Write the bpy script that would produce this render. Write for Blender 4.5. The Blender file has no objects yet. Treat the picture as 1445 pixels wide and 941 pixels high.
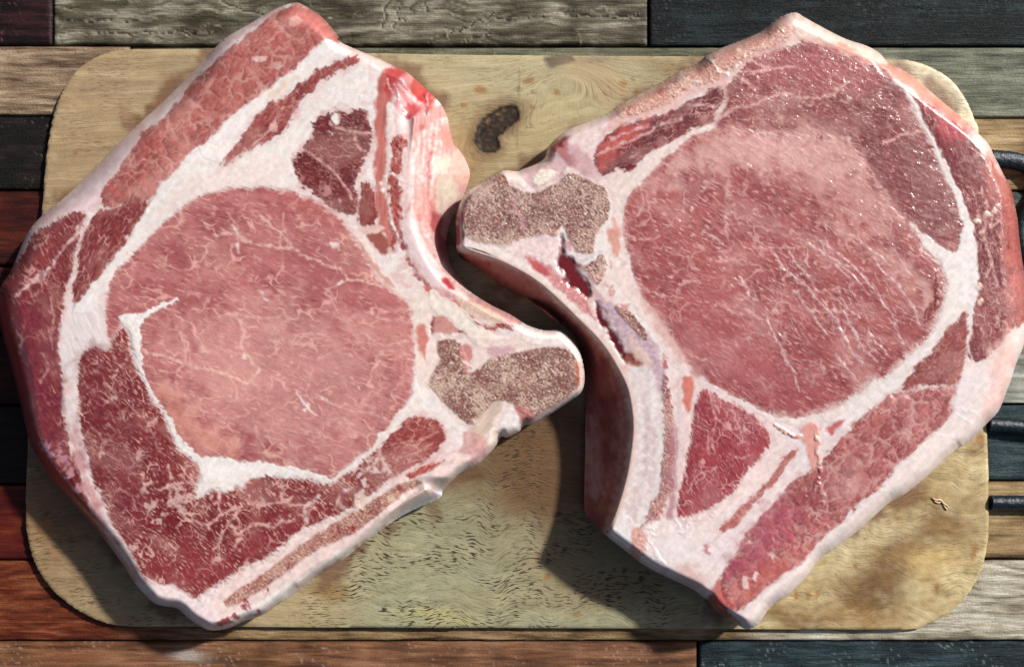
import bpy, math, random
import numpy as np
from mathutils import Vector, Matrix

# ---------------------------------------------------------------- camera, sky, sun
SC = bpy.context.scene
COL = SC.collection
S = 0.0003            # metres per photo pixel on the board's top
ZB = 0.0038           # height of the board's top above the table
DC = 0.45             # camera height above the board's top
CX, CY = 722.5, 470.5
cam = bpy.data.cameras.new('camera')
cam.sensor_width = 36.0
cam.lens = 36.0 * DC / (1445 * S)
cam.clip_start = 0.01; cam.clip_end = 50
co = bpy.data.objects.new('camera', cam); COL.objects.link(co)
co.location = (0, 0, ZB + DC)
SC.camera = co

SUN_EL, SUN_AZ = 38.0, (0.82, 0.57)
el = math.radians(SUN_EL); hn = math.hypot(*SUN_AZ)
sdir = Vector((SUN_AZ[0] / hn * math.cos(el), SUN_AZ[1] / hn * math.cos(el), math.sin(el)))
w = bpy.data.worlds.new('World'); SC.world = w; w.use_nodes = True
nt = w.node_tree; bg = nt.nodes['Background']
sky = nt.nodes.new('ShaderNodeTexSky'); sky.sky_type = 'NISHITA'; sky.sun_disc = False; sky.air_density = 1.0; sky.dust_density = 3.0; sky.ozone_density = 0.4
sky.sun_elevation = el; sky.sun_rotation = math.atan2(SUN_AZ[0], SUN_AZ[1])
nt.links.new(sky.outputs[0], bg.inputs[0]); bg.inputs[1].default_value = 0.055
sun = bpy.data.lights.new('sun', 'SUN'); sun.energy = 4.6; sun.angle = math.radians(3.0); sun.color = (1.0, 0.965, 0.91)
so = bpy.data.objects.new('sun', sun); COL.objects.link(so)
so.rotation_euler = sdir.to_track_quat('Z', 'Y').to_euler(); so.location = sdir * 2
SC.view_settings.view_transform = 'Standard'; SC.view_settings.look = 'None'
SC.view_settings.exposure = 0.26; SC.view_settings.gamma = 1.0

# ---------------------------------------------------------------- helpers
def PW(px, py, z):                      # photo pixel seen at height z above the table -> world x, y
    k = S * (ZB + DC - z) / DC
    return (np.asarray(px) - CX) * k, -(np.asarray(py) - CY) * k

def tag(o, label=None, cat=None, group=None, kind=None):
    if label: o['label'] = label
    if cat: o['category'] = cat
    if group: o['group'] = group
    if kind: o['kind'] = kind
    return o

def empty(name, loc):
    o = bpy.data.objects.new(name, None); COL.objects.link(o); o.location = loc; o.empty_display_size = 0.02
    return o

def P(s):
    return np.array([[float(a) for a in q.split(',')] for q in s.split()])

def lin(c):
    c = np.asarray(c, float) / 255.0
    return np.where(c <= 0.04045, c / 12.92, ((c + 0.055) / 1.055) ** 2.4)

GT = np.random.default_rng(7).random((256, 256)).astype(np.float32) * 2 * np.pi
GX, GY = np.cos(GT), np.sin(GT)
def perlin(x, y, seed=0):
    x = x + seed * 17.31; y = y + seed * 41.77
    x0 = np.floor(x); y0 = np.floor(y); fx = x - x0; fy = y - y0
    xi = x0.astype(np.int64); yi = y0.astype(np.int64)
    u = fx * fx * fx * (fx * (fx * 6 - 15) + 10); v = fy * fy * fy * (fy * (fy * 6 - 15) + 10)
    def g(i, j):
        a = (xi + i) & 255; b = (yi + j) & 255
        return GX[a, b] * (fx - i) + GY[a, b] * (fy - j)
    a = g(0, 0); b = g(1, 0); c = g(0, 1); d = g(1, 1)
    return ((a + u * (b - a)) * (1 - v) + (c + u * (d - c)) * v) * 1.5
def fbm(x, y, o=3, seed=0):
    r = 0; a = 0.5
    for i in range(o):
        r = r + a * perlin(x * 2 ** i, y * 2 ** i, seed + i * 3.7); a *= 0.5
    return r
RT = np.random.default_rng(11).random((256, 256, 2)).astype(np.float32)
def worley(x, y, seed=0):
    x = x + seed * 13.7; y = y + seed * 29.3
    xi = np.floor(x).astype(np.int64); yi = np.floor(y).astype(np.int64)
    f1 = np.full(x.shape, 9.0); f2 = np.full(x.shape, 9.0); cid = np.zeros(x.shape)
    for i in (-1, 0, 1):
        for j in (-1, 0, 1):
            a = (xi + i) & 255; b = (yi + j) & 255
            dx = xi + i + RT[a, b, 0] - x; dy = yi + j + RT[a, b, 1] - y
            d = dx * dx + dy * dy
            n = d < f1
            f2 = np.where(n, f1, np.minimum(f2, d)); cid = np.where(n, RT[b, a, 0], cid); f1 = np.where(n, d, f1)
    return np.sqrt(f1), np.sqrt(f2), cid
def sm(a, b, x):
    t = np.clip((x - a) / (b - a), 0, 1); return t * t * (3 - 2 * t)
def rot(x, y, deg):
    c, s = math.cos(math.radians(deg)), math.sin(math.radians(deg))
    return x * c + y * s, -x * s + y * c            # along, across (photo axes, y down)

def spline(p, closed=True, n=4):
    m = len(p); out = []
    if m < 3: return p
    for i in range(m if closed else m - 1):
        if closed: a, b, c, d = p[i - 1], p[i], p[(i + 1) % m], p[(i + 2) % m]
        else: a, b, c, d = p[max(i - 1, 0)], p[i], p[i + 1], p[min(i + 2, m - 1)]
        for k in range(n):
            t = k / n
            out.append(0.5 * ((2 * b) + (c - a) * t + (2 * a - 5 * b + 4 * c - d) * t * t + (3 * b - a - 3 * c + d) * t ** 3))
    if not closed: out.append(p[-1])
    return np.array(out)

def seg_dist(x, y, p, closed, want_t=False):
    n = len(p); best = np.full(x.shape, 1e9); par = np.zeros(x.shape); inside = np.zeros(x.shape, bool)
    nx = np.zeros(x.shape); ny = np.zeros(x.shape)
    for i in range(n if closed else n - 1):
        ax, ay = p[i][:2]; bx, by = p[(i + 1) % n][:2]
        ex, ey = bx - ax, by - ay; L = ex * ex + ey * ey + 1e-9
        t = np.clip(((x - ax) * ex + (y - ay) * ey) / L, 0, 1)
        qx = ax + t * ex; qy = ay + t * ey
        d = (x - qx) ** 2 + (y - qy) ** 2
        m = d < best
        best = np.where(m, d, best)
        if want_t: par = np.where(m, i + t, par); nx = np.where(m, qx, nx); ny = np.where(m, qy, ny)
        if closed and ey != 0:
            inside ^= ((ay > y) != (by > y)) & (x < ex * (y - ay) / ey + ax)
    d = np.sqrt(best)
    if closed: d = np.where(inside, d, -d)
    return (d, par, nx, ny) if want_t else d

def new_mesh(name, co_, quads, mat, parent=None, cols=None, mats=None, nrm=None, smooth=True):
    """co_ (n,3) ; quads list of index tuples or (m,4) array"""
    me = bpy.data.meshes.new(name)
    co_ = np.asarray(co_, np.float32); q = np.asarray(quads, np.int32); k = q.shape[1]
    me.vertices.add(len(co_)); me.vertices.foreach_set('co', co_.ravel())
    me.loops.add(q.size); me.loops.foreach_set('vertex_index', q.ravel())
    me.polygons.add(len(q)); me.polygons.foreach_set('loop_start', np.arange(0, q.size, k, dtype=np.int32))
    me.update(calc_edges=True); me.validate()
    me.polygons.foreach_set('use_smooth', np.full(len(me.polygons), smooth))
    for nm, arr in (('Col', cols), ('Par', mats)):
        if arr is not None:
            a = me.attributes.new(nm, 'FLOAT_COLOR', 'POINT')
            f = np.ones((len(co_), 4), np.float32); f[:, :arr.shape[1]] = arr
            a.data.foreach_set('color', f.ravel())
    if nrm is not None:
        me.normals_split_custom_set_from_vertices(nrm.astype(np.float32).tolist())
    if mat: me.materials.append(mat)
    o = bpy.data.objects.new(name, me); COL.objects.link(o)
    if parent:
        o.parent = parent
        o.matrix_parent_inverse = Matrix.Translation(-Vector(parent.location))
    return o

# ---------------------------------------------------------------- materials
def nodes(name):
    m = bpy.data.materials.new(name); m.use_nodes = True
    t = m.node_tree; b = t.nodes['Principled BSDF']
    def N(kind, **kw):
        n = t.nodes.new(kind)
        for k, v in kw.items():
            if k in n.inputs: n.inputs[k].default_value = v
            else: setattr(n, k, v)
        return n
    return m, t, b, N, t.links.new

def math_node(N, L, op, a, b=None, c=None, clamp=False):
    n = N('ShaderNodeMath'); n.operation = op; n.use_clamp = clamp
    for i, v in enumerate((a, b, c)):
        if v is None: continue
        if isinstance(v, (int, float)): n.inputs[i].default_value = v
        else: L(v, n.inputs[i])
    return n.outputs[0]

def mix_rgb(N, L, fac, a, b, mode='MIX'):
    n = N('ShaderNodeMix'); n.data_type = 'RGBA'; n.blend_type = mode
    for i, v in ((0, fac), (6, a), (7, b)):
        if isinstance(v, (int, float)): n.inputs[i].default_value = v
        elif isinstance(v, (tuple, list)): n.inputs[i].default_value = tuple(v) + (1,) * (4 - len(v))
        else: L(v, n.inputs[i])
    return n.outputs[2]

def meat_material(name, sss, sss_scale, spec, coat, fine, bump_mul):
    m, t, b, N, L = nodes(name)
    tc = N('ShaderNodeTexCoord'); at = N('ShaderNodeAttribute', attribute_name='Col'); pa = N('ShaderNodeAttribute', attribute_name='Par')
    sp = N('ShaderNodeSeparateColor'); L(pa.outputs['Color'], sp.inputs[0])
    geo = N('ShaderNodeNewGeometry')
    n1 = N('ShaderNodeTexNoise', Scale=1900.0, Detail=4.0, Roughness=0.6); L(geo.outputs['Position'], n1.inputs['Vector'])
    n2 = N('ShaderNodeTexNoise', Scale=650.0, Detail=3.0, Roughness=0.55); L(geo.outputs['Position'], n2.inputs['Vector'])
    k = math_node(N, L, 'MULTIPLY_ADD', n1.outputs[0], fine, 1 - fine * 0.5)
    hs = N('ShaderNodeHueSaturation'); L(at.outputs['Color'], hs.inputs['Color']); L(k, hs.inputs['Value'])
    L(hs.outputs[0], b.inputs['Base Color'])
    h = math_node(N, L, 'MULTIPLY_ADD', n2.outputs[0], 1.0, n1.outputs[0])
    bp = N('ShaderNodeBump', Distance=0.00008); L(h, bp.inputs['Height'])
    L(math_node(N, L, 'MULTIPLY', sp.outputs[1], bump_mul), bp.inputs['Strength'])
    L(bp.outputs[0], b.inputs['Normal'])
    n3 = N('ShaderNodeTexNoise', Scale=620.0, Detail=2.0, Roughness=0.5); L(geo.outputs['Position'], n3.inputs['Vector'])
    n4 = N('ShaderNodeTexNoise', Scale=260.0, Detail=2.0); L(geo.outputs['Position'], n4.inputs['Vector'])
    pk_ = math_node(N, L, 'MULTIPLY', math_node(N, L, 'MULTIPLY_ADD', n3.outputs[0], 4.0, -2.0, True), math_node(N, L, 'MULTIPLY_ADD', n4.outputs[0], 6.0, -2.8, True))
    bc = N('ShaderNodeBump', Distance=0.00095); L(pk_, bc.inputs['Height'])
    L(math_node(N, L, 'MULTIPLY', sp.outputs[2], 1.3, None, True), bc.inputs['Strength'])
    L(sp.outputs[0], b.inputs['Roughness'])
    b.inputs['Specular IOR Level'].default_value = spec
    b.inputs['Subsurface Weight'].default_value = sss
    b.inputs['Subsurface Radius'].default_value = (1.0, 0.35, 0.25)
    b.inputs['Subsurface Scale'].default_value = sss_scale
    b.inputs['Coat Weight'].default_value = coat
    b.inputs['Coat Roughness'].default_value = 0.22
    L(bc.outputs[0], b.inputs['Coat Normal'])
    return m
M_MEAT = meat_material('raw_meat', 0.15, 0.0012, 0.4, 0.8, 0.4, 1.0)
M_FAT = meat_material('raw_fat', 0.35, 0.002, 0.4, 0.5, 0.18, .7)
M_BONE = meat_material('cut_bone', 0.15, 0.0012, 0.4, 0.3, 0.4, 1.0)

# ---------------------------------------------------------------- pork chops
ALB = 0.84
class Chop:
    STEP = 1.41
    tone = (.78, .60, .585)
    glint = 1.0
    bumpk = 1.0
    flow = -48
    def __init__(s, outline, seed):
        s.out = spline(outline, True, 4); s.seed = seed
        x0, y0 = s.out.min(0) - 4; x1, y1 = s.out.max(0) + 4
        g = s.STEP
        s.nx = int((x1 - x0) / g) + 2; s.ny = int((y1 - y0) / g) + 2
        s.x0, s.y0 = x0, y0
        xs = x0 + np.arange(s.nx) * g; ys = y0 + np.arange(s.ny) * g
        s.X, s.Y = np.meshgrid(xs, ys)
        X, Y = s.X, s.Y
        s.wx = perlin(X / 22, Y / 22, seed + 1); s.wy = perlin(X / 22, Y / 22, seed + 2)
        s.fx = 1.25 * fbm(X / 8, Y / 8, 3, seed + 3); s.fy = 1.25 * fbm(X / 8, Y / 8, 3, seed + 4)
        s.d, _, s.qx, s.qy = seg_dist(X, Y, s.out, True, True)
        s.rgb = np.zeros(X.shape + (3,)); s.h = np.zeros(X.shape); s.rough = np.full(X.shape, 0.42); s.bump = np.full(X.shape, 0.18)
        s.part = np.zeros(X.shape, int); s.parts = [('fat', M_FAT, None)]
    def box(s, p, pad):
        i0 = max(int((p[:, 0].min() - pad - s.x0) / s.STEP), 0); i1 = min(int((p[:, 0].max() + pad - s.x0) / s.STEP) + 2, s.nx)
        j0 = max(int((p[:, 1].min() - pad - s.y0) / s.STEP), 0); j1 = min(int((p[:, 1].max() + pad - s.y0) / s.STEP) + 2, s.ny)
        return (slice(j0, j1), slice(i0, i1))
    def sdf(s, poly, warp=2.5, fine=2.0, pad=25, smooth=True):
        p = P(poly) if isinstance(poly, str) else poly
        if smooth: p = spline(p, True, 3)
        b = s.box(p, pad)
        return b, seg_dist(s.X[b] + s.wx[b] * warp + s.fx[b] * fine, s.Y[b] + s.wy[b] * warp + s.fy[b] * fine, p, True)
    def over(s, b, a, c):
        c = np.asarray(c, float)
        if c.ndim == 1: c = np.broadcast_to(c, s.rgb[b].shape)
        s.rgb[b] = s.rgb[b] * (1 - a[..., None]) + c * a[..., None]
    def newpart(s, b, mask, name, mat, label=None):
        s.parts.append((name, mat, label)); s.part[b] = np.where(mask, len(s.parts) - 1, s.part[b])
    # --- fat ground
    def fat_ground(s, c1, c2, c3):
        X, Y, sd = s.X, s.Y, s.seed
        n = fbm(X / 60, Y / 60, 3, sd + 5); f = fbm(X / 9, Y / 9, 3, sd + 6); g = perlin(X / 3.2, Y / 3.2, sd + 7)
        a = sm(-0.25, 0.3, n)[..., None]; bb = sm(0.05, 0.45, f)[..., None]
        c = lin(c1) * (1 - a) + lin(c2) * a
        c = c * (1 - 0.55 * bb) + lin(c3) * 0.55 * bb
        q = perlin(X / 2.3, Y / 2.3, sd + 8); c = c * (1 + 0.06 * g[..., None] + .05 * q[..., None])
        k = (sm(.1, .5, perlin(X / 17, Y / 11, sd + 9)) * .5)[..., None]; c = c * (1 - k) + lin(c1) * np.array([.92, .74, .72]) * k
        u, v = rot(X + 10 * f, Y + 10 * f, s.flow); st = perlin(u / 30, v / 3.2, sd + 15) + .7 * perlin(u / 13, v / 1.9, sd + 16)
        c = c * (1 + .04 * st[..., None]); k = (sm(.15, .7, perlin(u / 45, v / 8, sd + 17)) * .4)[..., None]; c = c * (1 - k) + lin((214, 160, 156)) * k
        s.rgb[:] = c
        s.h += 0.09 * f
    # --- a muscle
    def muscle(s, poly, c1, c2, ang=0, net=0.35, cell=26, fleck=0.35, fat=(214, 160, 150), soft=2.2, warp=3, fine=3,
               lobes=0, bulge=0.7, name='muscle', label=None, rough=0.36, bump=0.4, fl=11, part=True, grain=0.1, alpha=1.0):
        b, d = s.sdf(poly, warp, fine)
        X, Y = s.X[b], s.Y[b]; sd = s.seed + 10 + len(s.parts) * 1.37
        u, v = rot(X, Y, ang); d = d + (2.6 * perlin(u / 20, v / 3.4, sd + 36) + 1.6 * perlin(u / 9, v / 2.2, sd + 37)) * sm(-12, -1, -np.abs(d))
        fz = 1.3 * soft * (.5 + 1.5 * sm(-.2, .3, fbm(X / 24, Y / 24, 2, sd + 31)))
        a = sm(-.5, .5, (d + soft * .5 * perlin(X / 3.1, Y / 3.1, sd + 32)) / fz) * alpha
        halo = (np.exp(np.minimum(d, 0) / 5) * (d < 2) * .42 * (.4 + .6 * sm(-.15, .25, fbm(X / 17, Y / 17, 2, sd + 33))) * alpha)[..., None]
        s.rgb[b] = s.rgb[b] * (1 - halo) + (lin(c1) * .55 + lin((226, 176, 168)) * .45) * halo
        n = fbm(u / 70, v / 45, 3, sd); n2 = fbm(u / 16, v / 8, 3, sd + 1)
        k = sm(-0.35, 0.35, n + 0.45 * n2)[..., None]
        c = (lin(c1) * (1 - k) + lin(c2) * k) * np.array(s.tone) * (np.array([.90, .74, .76]) if c1[0] < 166 else 1.0)
        vw = v + 3 * perlin(u / 40, v / 30, sd + 41); fib = perlin(u / 34, vw / 3.0, sd + 2); fib2 = perlin(u / 15, vw / 1.9, sd + 3)
        c = c * (1 + grain * fib[..., None] + grain * 0.8 * fib2[..., None])
        # marbling : thin web of fat, broken up
        wx = 9 * fbm(X / 18, Y / 18, 2, sd + 4); wy = 9 * fbm(X / 18, Y / 18, 2, sd + 5)
        gate = sm(-0.16, 0.22, fbm(X / 38, Y / 38, 2, sd + 7))
        f1, f2, _ = worley((u + 1.5 * wx) / (cell * 1.35), (v + 1.5 * wy) / (cell * .8), sd + 6)
        e = (f2 - f1) / (.35 + .9 * gate * (.6 + n2 * 1.2).clip(.2, 1.4))
        web = (1 - sm(0.01, 0.13, e)) * gate
        f1, f2, _ = worley((u + wx) / (cell * 0.6), (v + wy) / (cell * 0.34), sd + 8)
        web2 = (1 - sm(0.0, 0.16, f2 - f1)) * sm(-0.02, 0.3, fbm(X / 30, Y / 30, 2, sd + 9)) * 0.6
        fle = sm(0.22, 0.6, perlin((u + wx * .4) / fl, (v + wy * .4) / (fl * 0.27), sd + 11)) * sm(-0.35, 0.2, fbm(X / 25, Y / 25, 2, sd + 12))
        mb = np.maximum(np.minimum(net * 1.7, 1) * np.maximum(web, web2), np.minimum(fleck * 1.25, 1) * fle)
        spk = sm(.2, .7, .6 * perlin(X / 2.5, Y / 2.5, sd + 21) + .8 * perlin(u / 9, vw / 2.0, sd + 22))[..., None]
        c = c * (1 - .42 * spk) + (c * .5 + lin(fat) * .5) * .42 * spk
        dk = sm(.15, .7, perlin(u / 13, vw / 2.6, sd + 23))[..., None]; c = c * (1 - .34 * dk)
        pal = (sm(-.05, .35, fbm(u / 95, v / 50, 4, sd + 24)) * .46)[..., None]; c = c * (1 - pal) + (c * .45 + lin(fat) * .55) * pal
        if lobes:
            lx = X + 11 * fbm(X / 15, Y / 15, 3, sd + 13); ly = Y + 11 * fbm(X / 15, Y / 15, 3, sd + 14)
            uu, vv = rot(lx, ly, ang)
            f1, f2, cid = worley(uu / (lobes * 1.35), vv / lobes, sd)
            e = f2 - f1
            gate = 0.35 + 0.65 * sm(-0.15, 0.2, fbm(X / 30, Y / 30, 2, sd + 15))
            mb = np.maximum(mb, (1 - sm(0.0, 0.20 * (.3 + gate), e)) * 0.62 * gate)
            c = c * (0.88 + 0.26 * cid[..., None])
            s.h[b] += a * 0.36 * (sm(0, 0.6, e) - 0.6)
        mb = np.clip(mb + .35 * np.exp(-np.maximum(d, 0) / 3.0) * sm(-.1, .3, fbm(X / 9, Y / 9, 2, sd + 34)), 0, 1)[..., None]
        c = c * (1 - mb) + lin(fat) * mb
        s.over(b, a, c)
        s.h[b] += a * (bulge * (1 - np.exp(-np.maximum(d, 0) / 9)) + 0.12 * mb[..., 0] + 0.16 * n2 + 0.0 * fib)
        s.rough[b] += a * (rough - s.rough[b]); s.bump[b] += a * (bump - s.bump[b])
        if part: s.newpart(b, d > 0, name, M_MEAT, label)
        return b, d
    # --- flat colour patch (fat, sinew, stain)
    def patch(s, poly, c, soft=4, warp=2.5, fine=2, alpha=1, dh=0, name=None, mat=None, label=None, var=0.12, rough=None, bump=None, ang=None, vs=9):
        b, d = s.sdf(poly, warp, fine)
        a = sm(-soft * 0.5, soft * 0.5, d + soft * .55 * 2 * fbm(s.X[b] / 20, s.Y[b] / 20, 3, s.seed + 71)) * alpha
        c = np.array(c, float); c = c + (np.array([246, 238, 230]) - c) * (.38 if c.min() > 185 else 0)
        X, Y = s.X[b], s.Y[b]; sd = s.seed + 60 + hash(str(poly)[:9]) % 1 + s.X[b].sum() % 37
        if ang is None: n = fbm(X / vs, Y / vs, 3, sd)
        else:
            u, v = rot(X, Y, ang); n = fbm(u / 40, v / 3.5, 3, sd)
        u, v = rot(X, Y, s.flow if ang is None else ang); q = perlin(X / 2.6, Y / 2.6, sd + 4) * .07 + perlin(u / 11, v / 2.4, sd + 5) * .06 + .09 * perlin(u / 26, v / 6, sd + 6)
        s.over(b, a, lin(c) * (1 + var * 2 * n[..., None] + q[..., None]))
        s.h[b] += a * ((dh * .35 if 0 < dh < 1 else dh) + 0.06 * n)
        if rough is not None: s.rough[b] += a * (rough - s.rough[b])
        if bump is not None: s.bump[b] += a * (bump - s.bump[b])
        if name: s.newpart(b, d > 0, name, mat or M_FAT, label)
        return b, d
    # --- spongy cut bone
    def marrow(s, poly, c1=(206, 182, 164), c2=(150, 112, 102), c3=(104, 42, 46), name='bone_marrow', scale=4.2, dark=.8, soft=4, label=None, fine=2.5, dh=0.3):
        b, d = s.sdf(poly, 2, fine)
        a = sm(-soft * 0.5, soft * 0.5, d)
        X, Y = s.X[b], s.Y[b]; sd = s.seed + 90 + len(s.parts)
        X = X + 5 * fbm(X / 7, Y / 7, 2, sd + 8); Y = Y + 5 * fbm(X / 8, Y / 8, 2, sd + 9); am = .6 + .8 * sm(-.2, .25, fbm(X / 22, Y / 22, 2, sd + 7)); n = am * fbm(X / (scale * 2), Y / (scale * 1.7), 3, sd) * 1.5; m = perlin(X / (scale * .7), Y / (scale * .55), sd + 1) * am; w = fbm(X / 40, Y / 40, 2, sd + 2)
        o_ = perlin(X / 2.1, Y / 2.1, sd + 3); t = n * 0.55 + m * 0.65 + o_ * .75 + w * 1.1 + .04
        c = lin(c2) + (lin(c1) - lin(c2)) * sm(-0.1, 0.45, t)[..., None]
        k = (sm(-0.2, -0.8, t) * dark)[..., None]
        c = (c * (1 - k) + lin(c3) * k) * np.array([.92, .86, .86])
        k = (sm(0.0, .4, fbm(X / 26, Y / 26, 3, sd + 6)) * .45)[..., None]; c = c * (1 - k) + c * np.array([1.0, .72, .70]) * k
        k = sm(.45, .8, o_ + .4 * m)[..., None] * .5; c = c * (1 - k) + lin((236, 220, 204)) * k
        s.over(b, a, c)
        s.h[b] += a * (dh + 0.26 * n + 0.20 * m + .1 * o_)
        s.rough[b] += a * (0.55 - s.rough[b]); s.bump[b] += a * (0.8 - s.bump[b])
        if name: s.newpart(b, d > 0, name, M_BONE, label)
        return b, d
    # --- stroke of fat / sinew ; pts with optional width
    def vein(s, pts, w0=2.2, w1=None, c=(222, 178, 168), alpha=0.85, warp=3, fine=2.6, dh=0.0, soft=2.4, brk=0.6):
        p = spline(P(pts), False, 4); w1 = w0 if w1 is None else w1
        b = s.box(p, 14 + max(w0, w1))
        d, t, _, _ = seg_dist(s.X[b] + s.wx[b] * warp + s.fx[b] * fine, s.Y[b] + s.wy[b] * warp + s.fy[b] * fine, p, False, True)
        t = t / (len(p) - 1)
        wd = (w0 + (w1 - w0) * t) * 0.42 * (1 + 1.5 * s.fx[b] + .5 * perlin(s.X[b] / 11, s.Y[b] / 11, s.seed + 35))
        a = (1 - sm(wd - soft * 0.5, wd + soft, d)) * alpha * np.clip(.5 + w0 / 5, .6, 1)
        a = a * (1 - brk * sm(-0.1, 0.3, perlin(s.X[b] / 7, s.Y[b] / 7, s.seed + 33)))
        s.over(b, a, lin(c) * (1 + 0.15 * s.fy[b][..., None]))
        s.h[b] += a * dh
    def veins(s, txt, **k):
        for l in txt.strip().split('|'): s.vein(l.strip(), **k)
    def spot(s, x, y, r, c=(228, 205, 198), alpha=0.95, dh=0.3, ry=None, fine=None):
        t = np.linspace(0, 2 * np.pi, 10)[:-1]; ry = ry or r; rg = np.random.default_rng(int(x * 31 + y * 7)); rr = rg.uniform(.45, 1.35, 9); r, ry = r * rr, ry * rr
        s.patch(np.stack([x + r * np.cos(t), y + ry * np.sin(t)], 1), c, soft=3.5, warp=3, fine=fine or 6, alpha=alpha, dh=dh)
    # --- sloping wall between a ridge line and the outline
    def wall(s, zone, ridge, zlow, pw=0.9, soft=10):
        b, z = s.sdf(zone, 0, 0)
        r = seg_dist(s.X[b], s.Y[b], spline(P(ridge), False, 4), False)
        do = np.maximum(s.d[b], 0); t = (do / (do + r + 1e-6)) ** pw
        m = sm(0, soft, z)
        tgt = zlow + (s.base[b] - zlow) * t
        s.base[b] = s.base[b] * (1 - m) + tgt * m
    def base_height(s, top, R, zedge, spots=()):
        X, Y = s.X, s.Y
        Rm = np.full(X.shape, float(R)); ze = np.full(X.shape, float(zedge))
        for (x, y, rad, r, z) in spots:
            k = np.exp(-((X - x) ** 2 + (Y - y) ** 2) / rad ** 2)
            Rm += k * (r - Rm); ze += k * (z - ze)
        t = np.clip(s.d / Rm, 0, 1)
        prof = np.sqrt(np.maximum(1 - (1 - t) ** 2, 0))
        T = top + 2.0 * fbm(X / 260, Y / 260, 2, s.seed + 8)
        s.base = ze + (T - ze) * prof
    # --- build meshes
    def build(s, name, label, cat):
        g = s.STEP
        H = s.base + .6 * s.h * np.clip(s.d / 5, 0.15, 1)
        H = np.maximum(H, 1.2)
        inside_c = (s.d[:-1, :-1] + s.d[1:, :-1] + s.d[:-1, 1:] + s.d[1:, 1:]) > 0
        used = np.zeros(s.X.shape, bool)
        for di in (0, 1):
            for dj in (0, 1):
                used[di:s.ny - 1 + di, dj:s.nx - 1 + dj] |= inside_c
        # vertices of rim cells snap to the outline
        rim = used & (s.d < g * 0.75)
        px = np.where(rim, s.qx, s.X); py = np.where(rim, s.qy, s.Y)
        Z = ZB + 0.0003 + H * 0.001
        k = S * (ZB + DC - Z) / DC
        WX = (px - CX) * k; WY = -(py - CY) * k
        V = np.stack([WX, WY, Z], -1)
        du = np.gradient(V, axis=1); dv = np.gradient(V, axis=0)
        Nn = np.cross(dv, du); Nn /= np.linalg.norm(Nn, axis=-1, keepdims=True) + 1e-12
        Nn[Nn[..., 2] < 0] *= -1
        mm = 3.5; gy, gx = np.gradient(s.d, g)
        ri = np.clip(((s.qy + gy * mm - s.y0) / g).round().astype(int), 0, s.ny - 1); ci = np.clip(((s.qx + gx * mm - s.x0) / g).round().astype(int), 0, s.nx - 1)
        nb = (s.d < mm)[..., None]; s.rgb = np.where(nb, s.rgb[ri, ci], s.rgb)
        rgb = np.clip(s.rgb * ALB, 0.004, 0.9)
        par = np.stack([np.clip(s.rough, .1, .9), s.bump * s.bumpk, s.bump * s.glint], -1)
        xm, ym = s.out.mean(0); wx, wy = PW(xm, ym, ZB)
        root = empty(name, (float(wx), float(wy), ZB)); tag(root, label, cat, 'raw pork chops on the board')
        pid = s.part[:-1, :-1]
        J, I = np.nonzero(inside_c)
        quad = np.stack([J * s.nx + I, (J + 1) * s.nx + I, (J + 1) * s.nx + I + 1, J * s.nx + I + 1], -1)
        ids = pid[J, I]
        Vf = V.reshape(-1, 3); Nf = Nn.reshape(-1, 3); Cf = rgb.reshape(-1, 3); Pf = par.reshape(-1, 3)
        # rim edges (used once) for the side skirt
        e = np.concatenate([quad[:, [0, 1]], quad[:, [1, 2]], quad[:, [2, 3]], quad[:, [3, 0]]])
        key = np.sort(e, 1); kk = key[:, 0].astype(np.int64) * (s.nx * s.ny) + key[:, 1]
        uq, first, cnt = np.unique(kk, return_index=True, return_counts=True)
        be = e[first[cnt == 1]]
        for i, (nm, mat, lab) in enumerate(s.parts):
            q = quad[ids == i]
            if len(q) == 0: continue
            idx, inv = np.unique(q, return_inverse=True)
            o = new_mesh(nm, Vf[idx], inv.reshape(q.shape), mat, root, Cf[idx], Pf[idx], Nf[idx])
            if lab: o['label'] = lab
        idx, inv = np.unique(be, return_inverse=True); be2 = inv.reshape(be.shape); n = len(idx)
        gy, gx = np.gradient(s.d, g); gn = np.stack([gx.ravel()[idx], -gy.ravel()[idx]], 1)
        gn /= np.linalg.norm(gn, axis=1, keepdims=True) + 1e-9
        rings = []; cs = []
        v0 = Vf[idx].copy(); c0 = np.zeros((n, 3)); gyy = gy.ravel()[idx]; gxx = gx.ravel()[idx]; qxx = s.qx.ravel()[idx]; qyy = s.qy.ravel()[idx]
        for inn in (3, 8):
            for la in np.arange(-18, 19, 4):
                cc = np.clip(((qxx + gxx * inn - gyy * la - s.x0) / g).astype(int), 0, s.nx - 1); rr = np.clip(((qyy + gyy * inn + gxx * la - s.y0) / g).astype(int), 0, s.ny - 1)
                c0 += rgb[rr, cc] / 20
        for fr, inn in ((1, 0), (0.8, 0.0002), (0.55, 0.0008), (0.3, 0.0019), (0.1, 0.0036), (0, 0.006)):
            v = v0.copy(); v[:, 2] = ZB + 0.0002 + (v0[:, 2] - ZB - 0.0002) * fr
            v[:, :2] += gn * inn * np.minimum(1, (v0[:, 2:3] - ZB) / 0.012)
            rings.append(v); nn = fbm(qxx / 30, qyy / 30 + fr * 2.5, 3, s.seed + 55)[:, None]; cs.append(np.clip(c0 * (1 if fr == 1 else 1 + .5 * nn) * np.array([0.96, 0.87, 0.86]), 0, .9))
        sv = np.concatenate(rings); sc = np.concatenate(cs); fs = []
        for r in range(len(rings) - 1):
            a = be2[:, 0] + r * n; c = be2[:, 1] + r * n
            fs.append(np.stack([c, a, a + n, c + n], 1))
        pr = np.tile(np.array([[0.4, 0.4, 0]]), (len(sv), 1))
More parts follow.
